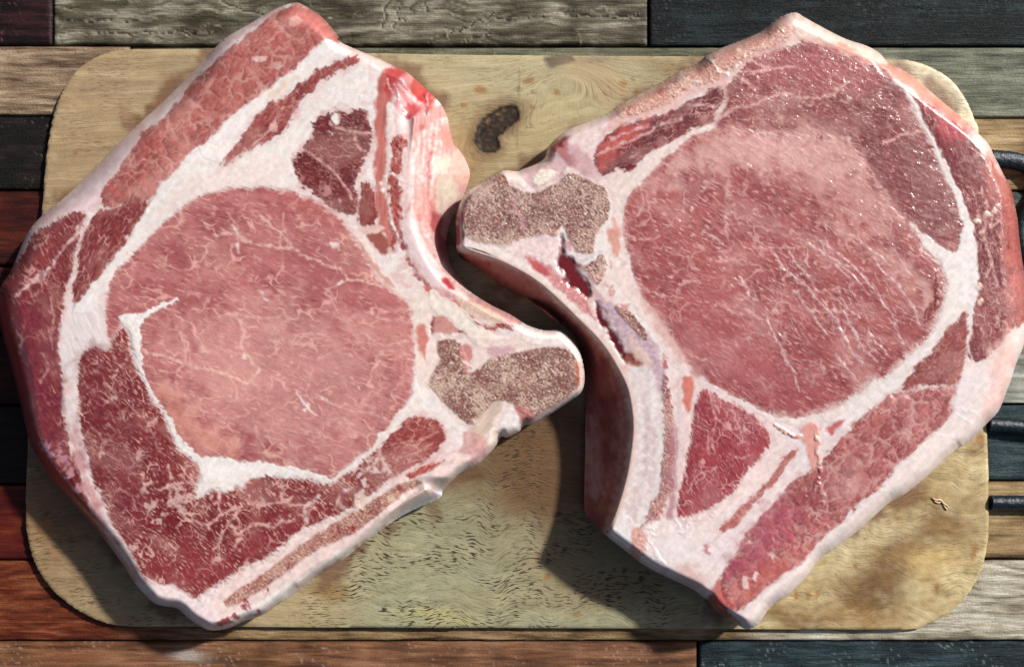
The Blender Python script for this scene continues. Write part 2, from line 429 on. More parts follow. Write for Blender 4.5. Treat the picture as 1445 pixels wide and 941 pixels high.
        new_mesh('cut_side', sv, np.concatenate(fs), M_FAT, root, sc, pr)
        return root

# ======================= left chop
A = Chop(P('418,4 429,8 450,21 466,37 478,53 481,60 507,72 529,81 555,93 571,100 587,113 606,131 622,147 631,166 635,185 640,204 647,211 657,226 663,245 659,262 650,285 636,312 630,340 633,366 643,387 660,408 689,428 721,444 743,458 766,465 791,466 810,483 820,501 825,530 821,552 804,566 772,587 753,598 740,600 732,609 716,617 707,616 698,631 676,654 656,664 643,673 625,691 619,703 568,727 517,763 481,792 445,814 423,832 390,854 369,868 347,875 322,886 297,889 279,881 266,872 250,858 232,855 217,850 203,837 188,819 174,797 152,767 120,729 94,700 72,676 54,647 42,622 36,600 24,549 14,510 5,478 0,453 -1,430 1,405 13,386 22,367 33,341 43,322 61,303 96,274 134,236 178,191 223,150 258,116 284,89 303,68 322,51 354,33 373,21 400,8'), 3)
A.glint = .12
A.base_height(26, 14, 12, [(30, 480, 130, 34, 9), (70, 650, 80, 22, 9), (150, 770, 70, 20, 9), (230, 150, 130, 34, 5), (120, 250, 90, 34, 5), (60, 320, 60, 30, 8), (640, 230, 70, 20, 14),
                          (820, 530, 50, 7, 17), (560, 730, 60, 22, 8), (420, 830, 70, 18, 10), (320, 882, 50, 14, 7), (440, 20, 50, 26, 12), (550, 90, 40, 16, 14)])
A.fat_ground((236, 214, 210), (238, 228, 226), (246, 242, 240))
# left rim: pinkish skin-side fat
A.patch('400,8 373,20 340,42 310,62 284,90 258,117 223,151 178,192 134,237 96,275 62,303 45,322 60,318 90,300 118,296 140,280 152,255 170,230 190,203 215,172 255,135 296,88 330,62 362,38 395,20', (214, 172, 178), soft=14, alpha=0.75)
A.patch('225,165 258,132 300,86 340,52 372,30 366,42 320,75 280,112 245,148 222,175', (238, 222, 224), soft=8, alpha=0.9, dh=0.5)
A.patch('60,330 80,306 100,280 140,240 180,200 200,190 170,235 150,262 140,290 118,298 96,304 78,322', (220, 190, 196), soft=12, alpha=0.8)
A.muscle('418,6 432,10 450,22 466,38 478,54 474,60 460,58 440,72 415,97 383,122 348,148 319,168 306,187 280,208 264,221 242,246 229,256 219,272 205,284 184,284 160,293 147,290 143,272 153,256 169,238 190,205 210,180 236,163 255,141 271,116 296,93 325,68 360,42 385,20', (200, 128, 120), (178, 102, 96), ang=-48, net=0.3, fleck=0.3, lobes=19, fat=(216, 168, 158), bump=0.5, label='outer strip of lobed pink muscle')
A.patch('412,12 430,12 455,30 470,48 474,56 450,52 425,40 410,28', (205, 120, 115), soft=18, alpha=0.6)
A.spot(418, 30, 9, (226, 175, 168), 0.7); A.spot(366, 84, 8, (226, 190, 184), 0.8, ry=4); A.spot(392, 92, 6, (224, 186, 178), 0.7)
A.muscle('185,276 207,286 219,277 206,302 192,318 180,338 171,353 160,368 150,377 141,390 131,401 121,413 111,426 104,440 101,438 103,420 106,395 110,370 114,345 120,326 128,312 140,298 155,296 168,292', (156, 82, 80), (140, 62, 64), ang=-60, net=0.45, fleck=0.4, cell=18)
A.muscle('48,330 66,320 85,308 104,300 122,304 118,318 112,330 108,346 103,372 95,400 90,425 86,450 82,475 84,492 86,520 87,560 90,585 95,610 100,640 105,660 95,668 78,655 62,645 47,626 38,600 10,555 -2,512 -12,480 -16,452 -14,425 -4,402 18,376 38,350', (160, 88, 84), (138, 62, 70), ang=60, net=0.5, fleck=0.5, cell=18, fat=(206, 150, 142), bulge=0.2, label='dark outer muscle at the left edge')
A.patch('20,440 45,430 70,455 78,490 80,540 86,590 92,630 60,630 40,595 28,550 18,505', (112, 34, 50), soft=45, alpha=0.75, var=0.2)
A.patch('-14,420 12,425 22,470 34,530 46,590 60,635 40,640 20,600 8,550 -4,510 -14,478', (150, 32, 30), soft=14, alpha=0.85)
A.veins('122,306 108,330 95,343 84,358 74,374 66,386 60,394|62,384 50,398 36,408 22,418|52,392 40,404', w0=5, w1=2, c=(222, 190, 188))
A.veins('50,350 62,340 70,332|30,400 50,396 66,400|70,420 76,445 70,468 74,490|24,468 32,480 30,500|60,500 66,520 58,540', w0=3, w1=1.5, c=(204, 152, 146), alpha=0.7)
A.muscle('45,622 62,640 80,655 98,666 104,640 108,655 118,690 130,722 145,754 160,777 172,795 158,780 124,735 98,703 76,678 57,648', (136, 40, 42), (110, 22, 30), ang=60, net=0.2, fleck=0.2, bulge=0.2)
A.patch('55,640 80,668 104,698 128,728 152,762 148,766 120,730 92,700 68,674 50,645', (190, 95, 88), soft=8, alpha=0.8, dh=0.2)
A.patch('22,600 40,650 80,706 138,774 172,826 190,818 196,812 162,764 106,692 66,640 46,600', (168, 50, 46), soft=7, alpha=.85, var=.2)
for q in ((64, 628, 7), (70, 640, 5), (84, 642, 8), (92, 655, 7), (98, 668, 6), (86, 628, 5), (110, 690, 5)): A.spot(*q[:3], c=(190, 140, 150), alpha=0.8)
# the pale strip that runs down the left side
A.patch('101,430 96,437 88,478 86,495 91,520 98,545 97,575 99,600 106,636 117,672 128,705 143,738 157,765 175,797 197,822 214,824 195,803 186,790 170,757 155,728 143,698 131,667 122,635 115,605 111,575 110,550 114,520 118,505 135,488 152,492 153,478 148,450 150,427', (222, 206, 208), soft=9, dh=0.3, ang=65, var=0.1)
A.patch('103,600 113,634 125,668 137,700 150,732 166,764 185,795 203,818 190,820 160,780 142,742 126,708 115,676 104,640', (205, 140, 140), soft=12, alpha=0.75, ang=65)
A.patch('140,478 150,482 154,494 147,497 140,488', (222, 200, 200), soft=2)
# broad central fat
A.patch('300,206 330,228 350,214 385,196 402,187 420,170 440,150 470,120 505,92 520,105 505,140 470,150 445,165 435,190 415,212 408,228 420,258 400,264 360,264 319,266 293,272 271,282 249,298 222,322 198,345 182,364 165,380 151,405 140,420 130,440 105,440 112,426 130,402 150,378 171,354 192,320 219,274 240,250 264,222 282,208', (232, 222, 220), soft=4, dh=0.5, var=0.1)
A.patch('250,262 300,240 350,228 390,222 405,245 390,260 340,262 295,268 262,282 230,306 215,315', (232, 206, 200), soft=20, alpha=0.7)
A.patch('462,56 480,66 500,74 480,86 450,97 427,116 405,135 373,152 357,171 338,197 322,219 310,232 292,225 282,210 306,190 320,170 348,150 383,123 415,99 440,75', (236, 226, 226), soft=3, dh=0.5, var=0.08)
A.patch('378,130 402,116 420,108 405,124 388,138', (232, 205, 182), soft=8, alpha=0.7)
A.muscle('501,80 505,88 478,100 459,110 440,128 421,144 414,160 402,186 386,195 357,211 338,218 316,234 312,232 322,219 338,197 357,171 373,152 405,136 427,117 450,98 478,86', (176, 96, 92), (150, 68, 68), ang=-45, net=0.35, fleck=0.35, cell=16, fine=5, label='narrow muscle strip between two bands of fat')
A.spot(386, 178, 7, (222, 170, 162), 0.85, ry=9); A.vein('386,178 372,192 355,206', 3, 1.5); A.vein('400,150 390,168 380,182', 2, 2, alpha=.6)
A.muscle('456,164 470,158 478,156 490,162 504,153 517,159 522,176 525,198 520,217 512,229 507,245 502,265 506,287 502,300 490,304 472,298 456,284 440,273 424,255 412,226 427,214 431,204 440,191 440,172', (138, 62, 64), (112, 42, 50), ang=20, net=0.3, fleck=0.5, cell=16, fl=6, fine=4, label='dark red muscle beside the rib')
A.patch('466,164 474,160 480,172 474,176', (232, 220, 220), soft=2)
A.veins('427,212 436,215 448,226 459,234 470,241 478,250 484,258 490,268 496,282|466,172 480,182 496,186 512,189 525,190|476,156 478,168|500,190 504,204 515,214', w0=3, w1=2, c=(216, 170, 162))
A.spot(463, 266, 7, (200, 140, 140), .8); A.spot(468, 190, 3); A.spot(478, 284, 4, (205, 150, 148), .8)
# red strip along the rib
A.patch('536,106 552,97 572,103 558,120 549,150 545,178 547,207 545,236 541,262 550,290 556,318 560,352 548,352 540,330 532,300 527,270 527,228 529,191 529,150', (194, 112, 102), soft=7, name='muscle', mat=M_MEAT, ang=92, var=0.3, dh=-0.1)
A.patch('552,97 575,103 600,122 615,140 612,156 598,160 590,172 572,170 560,150 553,125', (214, 140, 142), soft=5, var=0.25, ang=60)
A.patch('552,98 571,101 566,114 556,124 545,140 540,120', (180, 54, 52), soft=9, alpha=.9)
A.patch('586,112 600,124 613,140 608,152 596,150 588,140 580,126', (190, 26, 34), soft=9, alpha=0.9, fine=4)
A.patch('570,150 582,144 592,156 584,166 572,168', (170, 44, 52), soft=6, alpha=0.85, fine=5)
A.veins('598,136 603,148 600,158 599,168', w0=4, w1=2, c=(110, 20, 34), dh=-.5); A.veins('604,134 603,150', w0=1.6, c=(240, 200, 200))
A.veins('546,110 552,130|556,118 562,134 572,146|566,112 580,130 590,148|574,130 588,142 596,152|560,140 574,156|562,120 584,140', w0=2, c=(240, 205, 205), alpha=.8, dh=.3)
A.patch('546,152 553,152 556,190 552,230 556,262 552,300 546,300 548,262 545,236 548,200', (236, 214, 208), soft=4, dh=0.3)
A.patch('556,160 580,172 588,210 582,262 586,320 572,320 566,290 570,250 574,215 564,186', (232, 190, 188), soft=5)
A.muscle('555,192 566,190 573,200 572,212 566,220 567,236 564,248 566,262 563,272 566,285 570,300 570,318 563,340 556,352 551,345 552,320 549,300 550,280 548,262 551,240 552,222 554,208', (190, 92, 86), (170, 72, 68), ang=90, net=.6, fleck=.4, cell=10, lobes=14, fine=4, bulge=.3, label='string of small red lobes beside the rib')
A.muscle('512,258 522,262 530,285 530,312 522,320 510,318 507,300', (150, 72, 68), (170, 92, 86), ang=90, net=.2, fleck=.2, part=False)
A.patch('519,328 535,322 545,340 548,358 536,358 526,345', (160, 88, 78), soft=5); A.patch('504,322 530,318 545,322 530,327 512,328', (226, 190, 182), soft=4)
A.veins('538,270 536,262 542,252 552,246 562,250 570,256|540,264 540,272|549,300 556,320 562,340', w0=4, w1=3, c=(240, 224, 222), dh=.3)
# rib: striped, pinkish white, sloping into the gap
A.patch('578,172 600,162 622,150 634,180 647,212 660,235 660,262 648,288 634,315 632,350 644,386 662,409 690,428 722,444 742,457 700,452 650,430 610,412 585,380 572,340 570,310 580,280 582,230', (202, 152, 150), soft=5, name='rib_bone', mat=M_BONE, ang=95, var=0.24, rough=0.4, bump=0.15, label='pale striped rib')
A.patch('566,310 578,300 588,312 598,345 618,380 640,404 668,424 640,420 610,402 588,378 572,345', (222, 196, 200), soft=12, alpha=.8, ang=50)
A.veins('583,200 584,240 583,280 588,320 604,356 626,384 650,404 690,426|590,205 592,260 600,320 618,362 640,388', w0=3, c=(240, 220, 214), alpha=.7, warp=1.5, fine=1.5, soft=4)
A.veins('595,180 592,215 588,260 592,310|604,200 600,235 596,262|612,190 607,225|605,250 602,290|616,250 610,300 616,330', w0=6, w1=3, c=(190, 96, 94), alpha=.85, soft=4, warp=1.5, fine=1.2)
A.veins('592,190 589,240 590,300|600,185 597,230 594,290 600,330|609,176 604,225 600,270 606,330|618,170 612,225 608,280|626,170 620,210 614,250', w0=4, w1=3, c=(240, 218, 212), alpha=.8, soft=4, warp=1.5, fine=1.2)
A.veins('608,214 606,228 604,246', w0=5, c=(180, 70, 80), alpha=.8, soft=4)
A.patch('590,262 604,270 612,300 610,330 598,325 590,295', (212, 130, 122), soft=16, alpha=.5, ang=90)
A.patch('622,180 634,186 642,205 632,214 622,200', (222, 140, 126), soft=8, alpha=.8)
A.patch('620,230 630,216 638,228 640,255 648,268 640,290 625,302 617,280 616,255', (212, 204, 184), soft=16, alpha=.75, rough=.3)
A.patch('641,212 650,216 662,243 660,255 650,266 642,250 639,228', (218, 172, 160), soft=6, dh=.6)
A.patch('610,300 622,306 628,340 640,372 660,400 645,394 625,368 612,335', (150, 62, 64), soft=8, alpha=.8, ang=60)
A.patch('625,393 633,391 640,402 642,412 634,410 627,402', (164, 20, 36), soft=5, alpha=.95)
A.veins('564,330 566,345 572,356 578,372 588,388 600,402 612,416|566,346 574,352', w0=6, w1=5, c=(150, 48, 54), alpha=.8, dh=-.2)
A.patch('594,404 606,406 614,416 630,422 650,428 640,436 618,424 602,416', (200, 92, 84), soft=4, alpha=.9)
A.muscle('642,430 652,436 672,452 690,462 704,456 718,458 724,466 708,464 690,466 676,464 660,452', (176, 70, 66), (150, 44, 46), ang=35, net=.5, fleck=.5, cell=8, fl=5, part=False)
A.patch('640,416 660,424 690,436 715,450 705,454 680,450 655,438', (220, 190, 170), soft=4, alpha=.8, var=.25, vs=4)
A.patch('606,408 625,420 650,436 676,460 700,472 724,474 705,484 688,492 668,486 648,462 630,446 610,436', (238, 220, 208), soft=4, dh=.6)
# column of fat right of the eye with pink core
A.patch('500,330 512,334 530,362 548,392 566,412 578,420 590,410 606,420 606,460 612,500 600,540 590,540 584,500 580,450 572,426 548,408 528,380', (232, 206, 196), soft=4, dh=.2)
A.patch('507,340 520,358 538,384 556,404 548,404 528,382 512,358', (206, 134, 122), soft=4, alpha=.7)
A.patch('588,462 600,458 606,480 610,505 600,512 592,490', (206, 128, 116), soft=6)
A.patch('609,450 630,446 645,462 660,474 640,478 620,478 612,490 610,470', (204, 146, 138), soft=4); A.veins('609,448 610,475|624,474 640,472 654,468', w0=3, c=(130, 50, 52), dh=-.5)
# cut vertebra
A.patch('605,478 640,470 700,478 760,464 800,468 822,500 824,550 770,590 735,602 700,632 660,640 640,600 612,560 598,540', (226, 196, 190), soft=5, var=.14)
A.marrow('617,486 632,479 650,482 656,500 662,516 676,520 690,508 712,500 742,494 770,490 798,492 814,508 819,530 816,548 792,566 762,587 746,592 738,582 722,570 706,566 690,574 676,590 668,600 652,592 634,574 614,556 606,538 614,520 622,508', name='bone_marrow', label='spongy cut face of the vertebra')
A.patch('653,488 664,490 666,500 660,514 668,524 660,528 652,510', (206, 140, 134), soft=4); A.veins('656,512 664,524 674,514 672,502', w0=4, c=(232, 214, 210))
A.patch('690,494 712,488 728,492 716,502 698,506', (206, 160, 166), soft=5, alpha=.8)
A.patch('668,606 682,582 700,570 708,572 700,590 690,604 680,620', (200, 176, 156), soft=9, fine=5, alpha=.75, ang=-55, var=.25)
A.patch('702,596 712,582 722,576 732,584 736,600 726,612 712,614 703,606', (236, 222, 222), soft=6, fine=4, dh=.9, rough=.3)
A.patch('726,572 742,574 752,590 740,598 732,584', (190, 110, 108), soft=5, alpha=.8)
A.patch('742,466 766,465 792,468 812,486 822,506 824,540 819,548 816,512 802,494 780,488 752,486 738,478', (238, 222, 218), soft=3, dh=.5)
A.patch('814,506 819,520 819,545 814,545 813,525', (190, 90, 62), soft=5, alpha=.6)
A.patch('590,545 612,560 640,590 660,604 668,620 650,640 640,615 618,596 600,580', (228, 214, 212), soft=6)
A.patch('655,610 676,612 690,628 680,646 660,655 648,648', (206, 150, 146), soft=6, alpha=.8, var=.25)
A.patch('690,606 702,608 706,618 696,632 688,622', (234, 210, 196), soft=4, dh=.8)
# the eye
b, d = A.muscle('249,299 271,285 293,275 319,268 360,265 402,269 427,276 450,288 469,303 489,320 503,342 518,368 534,396 552,412 570,422 579,436 582,466 584,500 583,536 576,565 560,582 548,604 530,626 502,648 478,668 460,674 445,668 409,660 372,653 345,652 320,647 290,645 270,638 254,620 240,594 222,565 206,539 195,510 186,490 183,470 172,455 168,462 160,475 152,470 149,448 151,427 154,405 166,381 182,366 198,347 223,324', (212, 148, 147), (184, 112, 115), ang=18, net=0.55, fleck=0.55, cell=30, fl=13, fat=(226, 172, 160), soft=4, warp=2, fine=2, bulge=.5, name='eye_muscle', label='large pink eye of the loin', grain=.06)
A.patch('222,560 240,590 256,616 285,632 330,640 330,620 290,600 262,572 240,545', (214, 150, 134), soft=26, alpha=.7)
A.patch('400,270 440,285 480,315 470,330 420,300 370,285', (190, 110, 106), soft=20, alpha=.5)
A.patch('240,470 300,440 380,430 470,450 540,500 560,550 520,610 440,640 360,620 300,590 250,530', (230, 178, 170), soft=80, alpha=.34)
A.patch('330,330 440,340 520,400 560,430 480,420 400,380', (180, 104, 104), soft=50, alpha=.35)
A.veins('300,330 335,332 354,341 383,347 412,349|367,303 383,319 405,335 415,351 427,359 443,367 466,375 485,384 493,394 517,397 536,404 555,412 574,421|335,450 345,463 340,482 348,498 357,514 367,520 354,533 348,542|201,493 223,502 252,510 277,517 306,523 331,534 351,542 363,523', w0=3.2, w1=3.0, c=(230, 186, 174), alpha=.85)
A.veins('459,416 463,410 475,402 493,394|463,410 474,431 476,440|310,447 332,443 351,447 380,450 399,443|440,520 437,536 432,552 437,558|472,571 498,580 523,584 549,590|450,507 469,499 494,498|504,348 517,367 533,392 545,405|273,360 277,380 283,396|180,358 187,369 201,372|259,475 263,507 249,523 247,542|313,325 335,334|320,300 338,322 336,346|232,376 238,362|230,430 250,446 262,452|400,300 402,320 410,340|385,470 400,455 420,448|428,612 446,610 470,622|500,600 480,590 460,592|300,575 320,590 350,585|420,480 440,470 466,474|360,600 375,640|520,440 545,452 570,455|510,470 540,486 575,480', w0=2.2, w1=1.6, c=(226, 180, 170), alpha=.75)
A.veins('418,555 428,568 436,576 447,584|447,560 466,568|369,412 372,420 378,424|337,345 336,356|483,398 475,404|330,318 338,330', w0=4, w1=2, c=(240, 222, 216))
for q in ((434, 574, 6), (474, 348, 4), (507, 545, 4), (346, 502, 3), (268, 456, 3)): A.spot(*q, c=(236, 212, 206), alpha=.85)
A.patch('535,612 548,603 560,583 577,566 585,538 590,545 600,575 590,584 572,590 556,606 545,624 530,640 505,660 480,674 465,680 476,670 503,648 530,626', (234, 218, 214), soft=3, dh=.4)
# L-shaped seam and the wedge of fat
A.patch('169,446 182,442 200,444 212,436 230,428 250,421 240,430 220,440 204,450 198,462 200,490 202,512 207,538 219,560 234,583 243,594 250,615 262,625 275,640 288,646 306,644 325,648 338,653 352,650 372,653 395,656 420,661 450,670 466,674 470,680 455,682 420,672 406,674 405,682 400,672 380,671 362,671 350,674 340,690 332,684 320,692 305,688 292,692 280,707 276,694 283,680 278,652 262,641 250,630 246,616 238,598 228,577 213,560 203,538 193,512 187,492 184,470 176,460', (236, 228, 226), soft=2.5, warp=2, fine=4.5, dh=.6, var=.1, name='fat_seam', mat=M_FAT, label='white L-shaped seam of fat')
A.muscle('113,502 122,496 134,490 150,497 160,478 169,464 178,470 184,494 192,520 202,543 216,568 229,586 240,610 250,632 268,645 279,656 280,676 275,695 279,706 292,694 306,690 322,694 334,686 340,691 350,675 365,672 400,674 430,676 455,684 472,680 490,668 515,650 533,634 540,648 552,668 532,691 509,706 503,713 474,727 445,741 420,749 391,778 343,803 300,832 286,840 270,842 246,826 217,820 196,803 174,760 156,730 141,698 127,658 118,622 112,590 111,560 113,530', (158, 76, 76), (136, 50, 56), ang=40, net=0.85, fleck=0.75, cell=17, fl=8, fat=(222, 172, 160), soft=3, fine=3, bulge=.5, name='cap_muscle', label='dark marbled muscle round the lower left')
A.patch('118,505 150,510 175,560 200,620 215,700 200,760 170,740 145,680 125,620', (118, 44, 58), soft=60, alpha=.5, var=.3)
A.patch('220,800 300,790 380,740 430,720 420,748 380,775 320,812 280,838 240,824', (150, 58, 62), soft=40, alpha=.5)
A.veins('257,727 275,736 291,740 303,734 318,723 341,713|291,740 296,747|341,713 330,728 320,738 312,758 303,774|312,694 308,712 315,725|396,682 397,701 402,709 413,701|364,711 383,711 402,710 425,713 445,716|333,756 344,747 359,740 374,738 382,742 395,739|397,736 410,736 416,732|320,738 333,746|237,656 243,677 251,682 268,679 281,669|226,692 237,684 245,680|216,682 205,682 201,667|237,684 240,700 250,715|300,712 312,700|480,700 470,716|340,760 330,775', w0=2.8, w1=2.0, c=(226, 178, 168), alpha=.9)
A.veins('431,736 433,717 441,708 450,700|445,741 433,745', w0=4, c=(224, 190, 186))
for q in ((256, 719, 8), (266, 707, 9), (246, 704, 8), (250, 690, 6), (214, 714, 6), (222, 736, 5), (308, 785, 6), (205, 690, 5), (230, 725, 4), (187, 772, 5), (215, 780, 6), (375, 737, 4), (398, 733, 4), (370, 708, 4), (196, 640, 5), (143, 640, 4), (160, 560, 4)): A.spot(*q, c=(214, 176, 170), alpha=.8, fine=q[2] * 1.3)
A.veins('130,520 145,530 150,548|160,505 172,520 178,540|140,560 165,572 170,590|150,600 170,612 180,635|120,540 135,560|150,640 170,650 190,672|130,600 145,622 142,640|195,600 215,612 228,640|165,690 185,700 192,720|180,660 200,655', w0=2, w1=1.2, c=(200, 146, 142), alpha=.65)
A.muscle('541,627 548,615 560,604 572,592 587,588 605,590 619,596 630,613 622,630 612,641 590,655 568,667 554,673 541,664 536,645', (170, 84, 80), (150, 62, 62), ang=-22, net=.5, fleck=.45, cell=12, fl=9, label='small oval red muscle')
A.veins('552,628 575,624 600,618 618,610|560,645 585,638 610,628|575,655 600,645', w0=2, c=(214, 160, 152), alpha=.7)
A.veins('533,634 540,648 552,668 565,672 590,660 612,645|503,672 520,660 534,648', w0=6, w1=4, c=(228, 196, 190))
for q in ((503, 660, 5), (528, 665, 6), (516, 680, 7), (540, 662, 5), (490, 690, 5), (508, 700, 6), (520, 650, 4)): A.spot(*q, c=(222, 190, 190), alpha=.75, fine=q[2])
A.muscle('574,668 596,660 618,650 634,652 612,664 590,672 578,676', (196, 88, 78), (180, 70, 64), ang=-30, net=.5, fleck=.5, cell=10, part=False)
# bottom rim: fat, spongy bone strip, white outer bone
A.patch('640,640 665,645 640,672 622,690 570,722 515,760 480,788 440,812 400,842 365,866 320,885 297,888 270,872 260,848 300,836 343,806 391,781 420,752 447,744 476,730 505,716 533,694 556,678 590,672 620,655', (230, 196, 192), soft=4, var=.14)
A.patch('247,828 270,846 290,838 312,828 300,850 312,880 290,886 268,872 240,852 218,848 225,824', (230, 204, 208), soft=6, dh=.4)
A.marrow('316,850 333,833 372,808 416,775 458,746 496,724 517,712 540,697 560,684 586,676 596,680 575,694 548,713 519,738 490,757 447,775 411,803 374,829 342,850 324,856', (208, 172, 154), (176, 124, 112), (140, 76, 72), scale=4.5, label='strip of spongy rib bone along the lower edge')
A.patch('300,880 340,862 400,828 450,795 500,765 530,742 540,744 500,778 460,806 410,840 360,868 325,884', (238, 226, 222), soft=5, dh=.3, name='rib_bone', mat=M_BONE)
A.patch('420,828 470,795 520,758 565,728 580,720 560,732 517,763 481,792 440,818', (150, 58, 66), soft=6, alpha=.85)
A.patch('562,724 590,706 618,692 624,690 618,703 590,718 570,727', (204, 202, 218), soft=8, rough=.5)
A.patch('347,872 362,864 378,860 366,870 352,875', (150, 190, 226), soft=3, rough=.25)
for (x, y, rx, ry) in ((352, 852, 7, 5), (345, 858, 5, 4), (377, 833, 4, 3), (318, 878, 14, 5), (332, 870, 8, 4), (365, 864, 4, 3), (500, 745, 10, 3)): A.spot(x, y, rx, (150, 22, 34), .9, ry=ry, dh=-.1)
A.spot(510, 712, 8, (232, 205, 184), .9); A.spot(550, 705, 6, (226, 200, 170), .8); A.spot(566, 690, 4, (130, 50, 40), .7); A.spot(490, 722, 10, (176, 160, 160), .6)
A.veins('285,842 300,832 343,804 391,779 420,751 445,742 474,729 505,713', w0=7, w1=5, c=(234, 212, 208), dh=.5)
# relief of the big shapes
A.wall('560,130 620,90 760,150 760,420 770,470 722,456 690,444 650,424 618,404 596,374 580,342 570,310 570,250', '585,168 580,210 576,250 574,310 582,340 600,378 626,408 660,428 700,446 725,452', 7.0, 0.85, 34)
A.wall('560,690 600,670 680,690 620,780 500,860 400,860 410,820 480,776 520,746', '420,822 480,778 518,748 560,716 600,690', 8.0, 0.8, 24)
A.build('pork_chop', 'left raw pork chop with an L-shaped white fat seam and bone tip pointing right', 'pork chop')

# ======================= right chop
B = Chop(P('1123,18 1134,24 1150,33 1178,48 1198,57 1223,65 1242,76 1255,91 1271,97 1300,118 1322,137 1347,158 1367,175 1382,190 1395,204 1403,220 1414,242 1427,268 1432,290 1436,310 1438,332 1442,364 1447,390 1451,420 1450,455 1445,486 1434,513 1427,536 1421,551 1413,572 1406,584 1393,597 1378,613 1359,629 1348,635 1301,678 1275,698 1254,710 1217,743 1181,772 1156,789 1138,814 1112,839 1087,857 1069,881 1054,887 1040,881 1022,870 1012,864 1004,856 997,845 989,840 977,831 948,817 912,799 879,774 854,754 832,731 825,721 825,672 826,629 826,596 828,542 823,500 804,466 778,448 743,420 705,400 676,380 651,364 644,352 644,332 643,313 646,296 656,275 670,263 692,250 710,241 729,242 737,239 755,232 769,223 774,207 788,193 804,182 829,172 855,161 874,148 900,134 935,115 960,100 982,91 1000,76 1025,65 1048,56 1073,45 1092,30 1108,21'), 41)
B.tone = (.73, .56, .555)
B.glint = .2
B.flow = -45
B.base_height(27, 13, 15, [(1300, 110, 90, 22, 14), (1430, 400, 120, 34, 10), (1100, 25, 60, 18, 12), (950, 105, 120, 18, 6), (1040, 55, 60, 18, 7), (840, 180, 60, 14, 7), (1200, 760, 160, 22, 13), (1400, 590, 60, 22, 12), (900, 790, 80, 16, 13), (1020, 865, 60, 16, 5), (660, 280, 40, 10, 16)])
B.fat_ground((234, 212, 206), (236, 224, 222), (246, 240, 238))
# rims
B.patch('1123,18 1150,33 1198,57 1240,75 1258,92 1285,105 1322,137 1367,175 1390,200 1374,198 1335,165 1300,138 1281,120 1255,104 1223,90 1191,74 1150,62 1125,52 1112,30', (232, 160, 142), soft=8, ang=35, var=.12)
B.patch('1110,22 1134,25 1165,42 1195,57 1180,62 1150,60 1126,52 1112,36', (240, 212, 196), soft=10, dh=.3)
B.patch('1178,50 1223,66 1242,77 1256,92 1240,90 1210,76', (240, 214, 198), soft=8, alpha=.9)
B.patch('1367,176 1390,198 1403,220 1408,238 1396,232 1384,214 1374,204 1366,190', (236, 220, 212), soft=6, dh=.5)
# cut strip along the upper left edge
B.patch('800,183 830,172 874,148 905,132 960,100 1000,76 1050,55 1092,30 1110,24 1124,52 1096,70 1062,84 1045,98 1030,108 1020,122 985,130 940,155 900,170 860,185 830,205', (228, 188, 182), soft=5)
B.marrow('866,152 900,136 935,117 962,102 1002,79 1048,60 1073,49 1092,36 1106,33 1116,48 1095,64 1062,78 1043,92 1028,102 1010,116 980,122 951,142 919,156 880,166', (228, 196, 178), (206, 156, 144), (176, 110, 102), scale=4.5, name='rib_marrow', label='crumbly beige strip of cut bone along the top edge', fine=4)
B.patch('1073,46 1092,31 1108,22 1100,30 1086,40 1060,53 1030,64', (176, 60, 52), soft=6, alpha=.6)
B.veins('1030,100 1044,90 1050,80 1042,70|1000,80 1012,100 1026,106|960,106 990,120', w0=3, c=(238, 216, 204), dh=.5)
# big upper muscle
B.muscle('1024,126 1032,112 1047,98 1065,82 1096,71 1128,62 1150,62 1191,74 1223,90 1255,106 1271,122 1281,138 1296,167 1312,199 1325,231 1338,256 1347,281 1351,301 1360,320 1355,347 1344,358 1325,348 1302,333 1281,313 1262,290 1243,262 1225,232 1204,206 1188,192 1080,187 1030,184 1008,176 1020,158 1024,140', (176, 100, 98), (148, 68, 74), ang=20, net=.35, fleck=.55, cell=22, fl=7, fat=(222, 178, 172), bump=1.0, bulge=.3, rough=.32, name='cap_muscle', label='dark upper muscle flecked with fat')
B.patch('1060,90 1120,66 1180,76 1240,110 1230,130 1150,120 1090,115', (180, 92, 96), soft=40, alpha=.5)
B.patch('1260,180 1300,190 1335,270 1350,320 1330,345 1290,310 1255,250', (120, 50, 60), soft=50, alpha=.5)
B.patch('1205,190 1250,230 1290,300 1260,290 1225,235', (110, 46, 56), soft=30, alpha=.5)
B.veins('1022,162 1032,155 1050,150 1064,147 1085,140 1110,134 1128,136 1146,139 1160,139 1172,136 1184,126 1198,114|1062,84 1080,97 1098,97 1120,96|1045,100 1060,103 1090,98|1040,105 1054,118 1070,125|1110,134 1100,132|1250,200 1275,190 1300,186', w0=3.4, w1=2.4, c=(222, 172, 164), alpha=.85)
B.veins('1024,128 1024,142 1018,160 1006,176', w0=5, c=(226, 190, 182))
# dark muscle next to the bone
B.muscle('838,218 856,192 876,178 910,168 932,162 960,149 1000,129 1019,125 1022,138 1012,162 1000,175 976,183 951,199 920,214 906,226 888,243 871,237 855,246 843,242', (150, 62, 66), (118, 40, 52), ang=-28, net=.5, fleck=.45, cell=16, fl=8, fat=(212, 156, 152), label='dark red muscle beside the bone')
B.patch('838,220 856,193 880,180 910,172 900,195 870,215 850,240 842,240', (200, 92, 86), soft=16, alpha=.75, ang=-28)
B.veins('842,218 870,206 900,194 925,180 960,168|862,196 890,186 915,176|960,150 990,148 1008,150', w0=3, c=(226, 184, 178), alpha=.8)
B.spot(918, 165, 6, (214, 80, 80), .8, ry=3); B.spot(932, 200, 8, (170, 112, 112), .7)
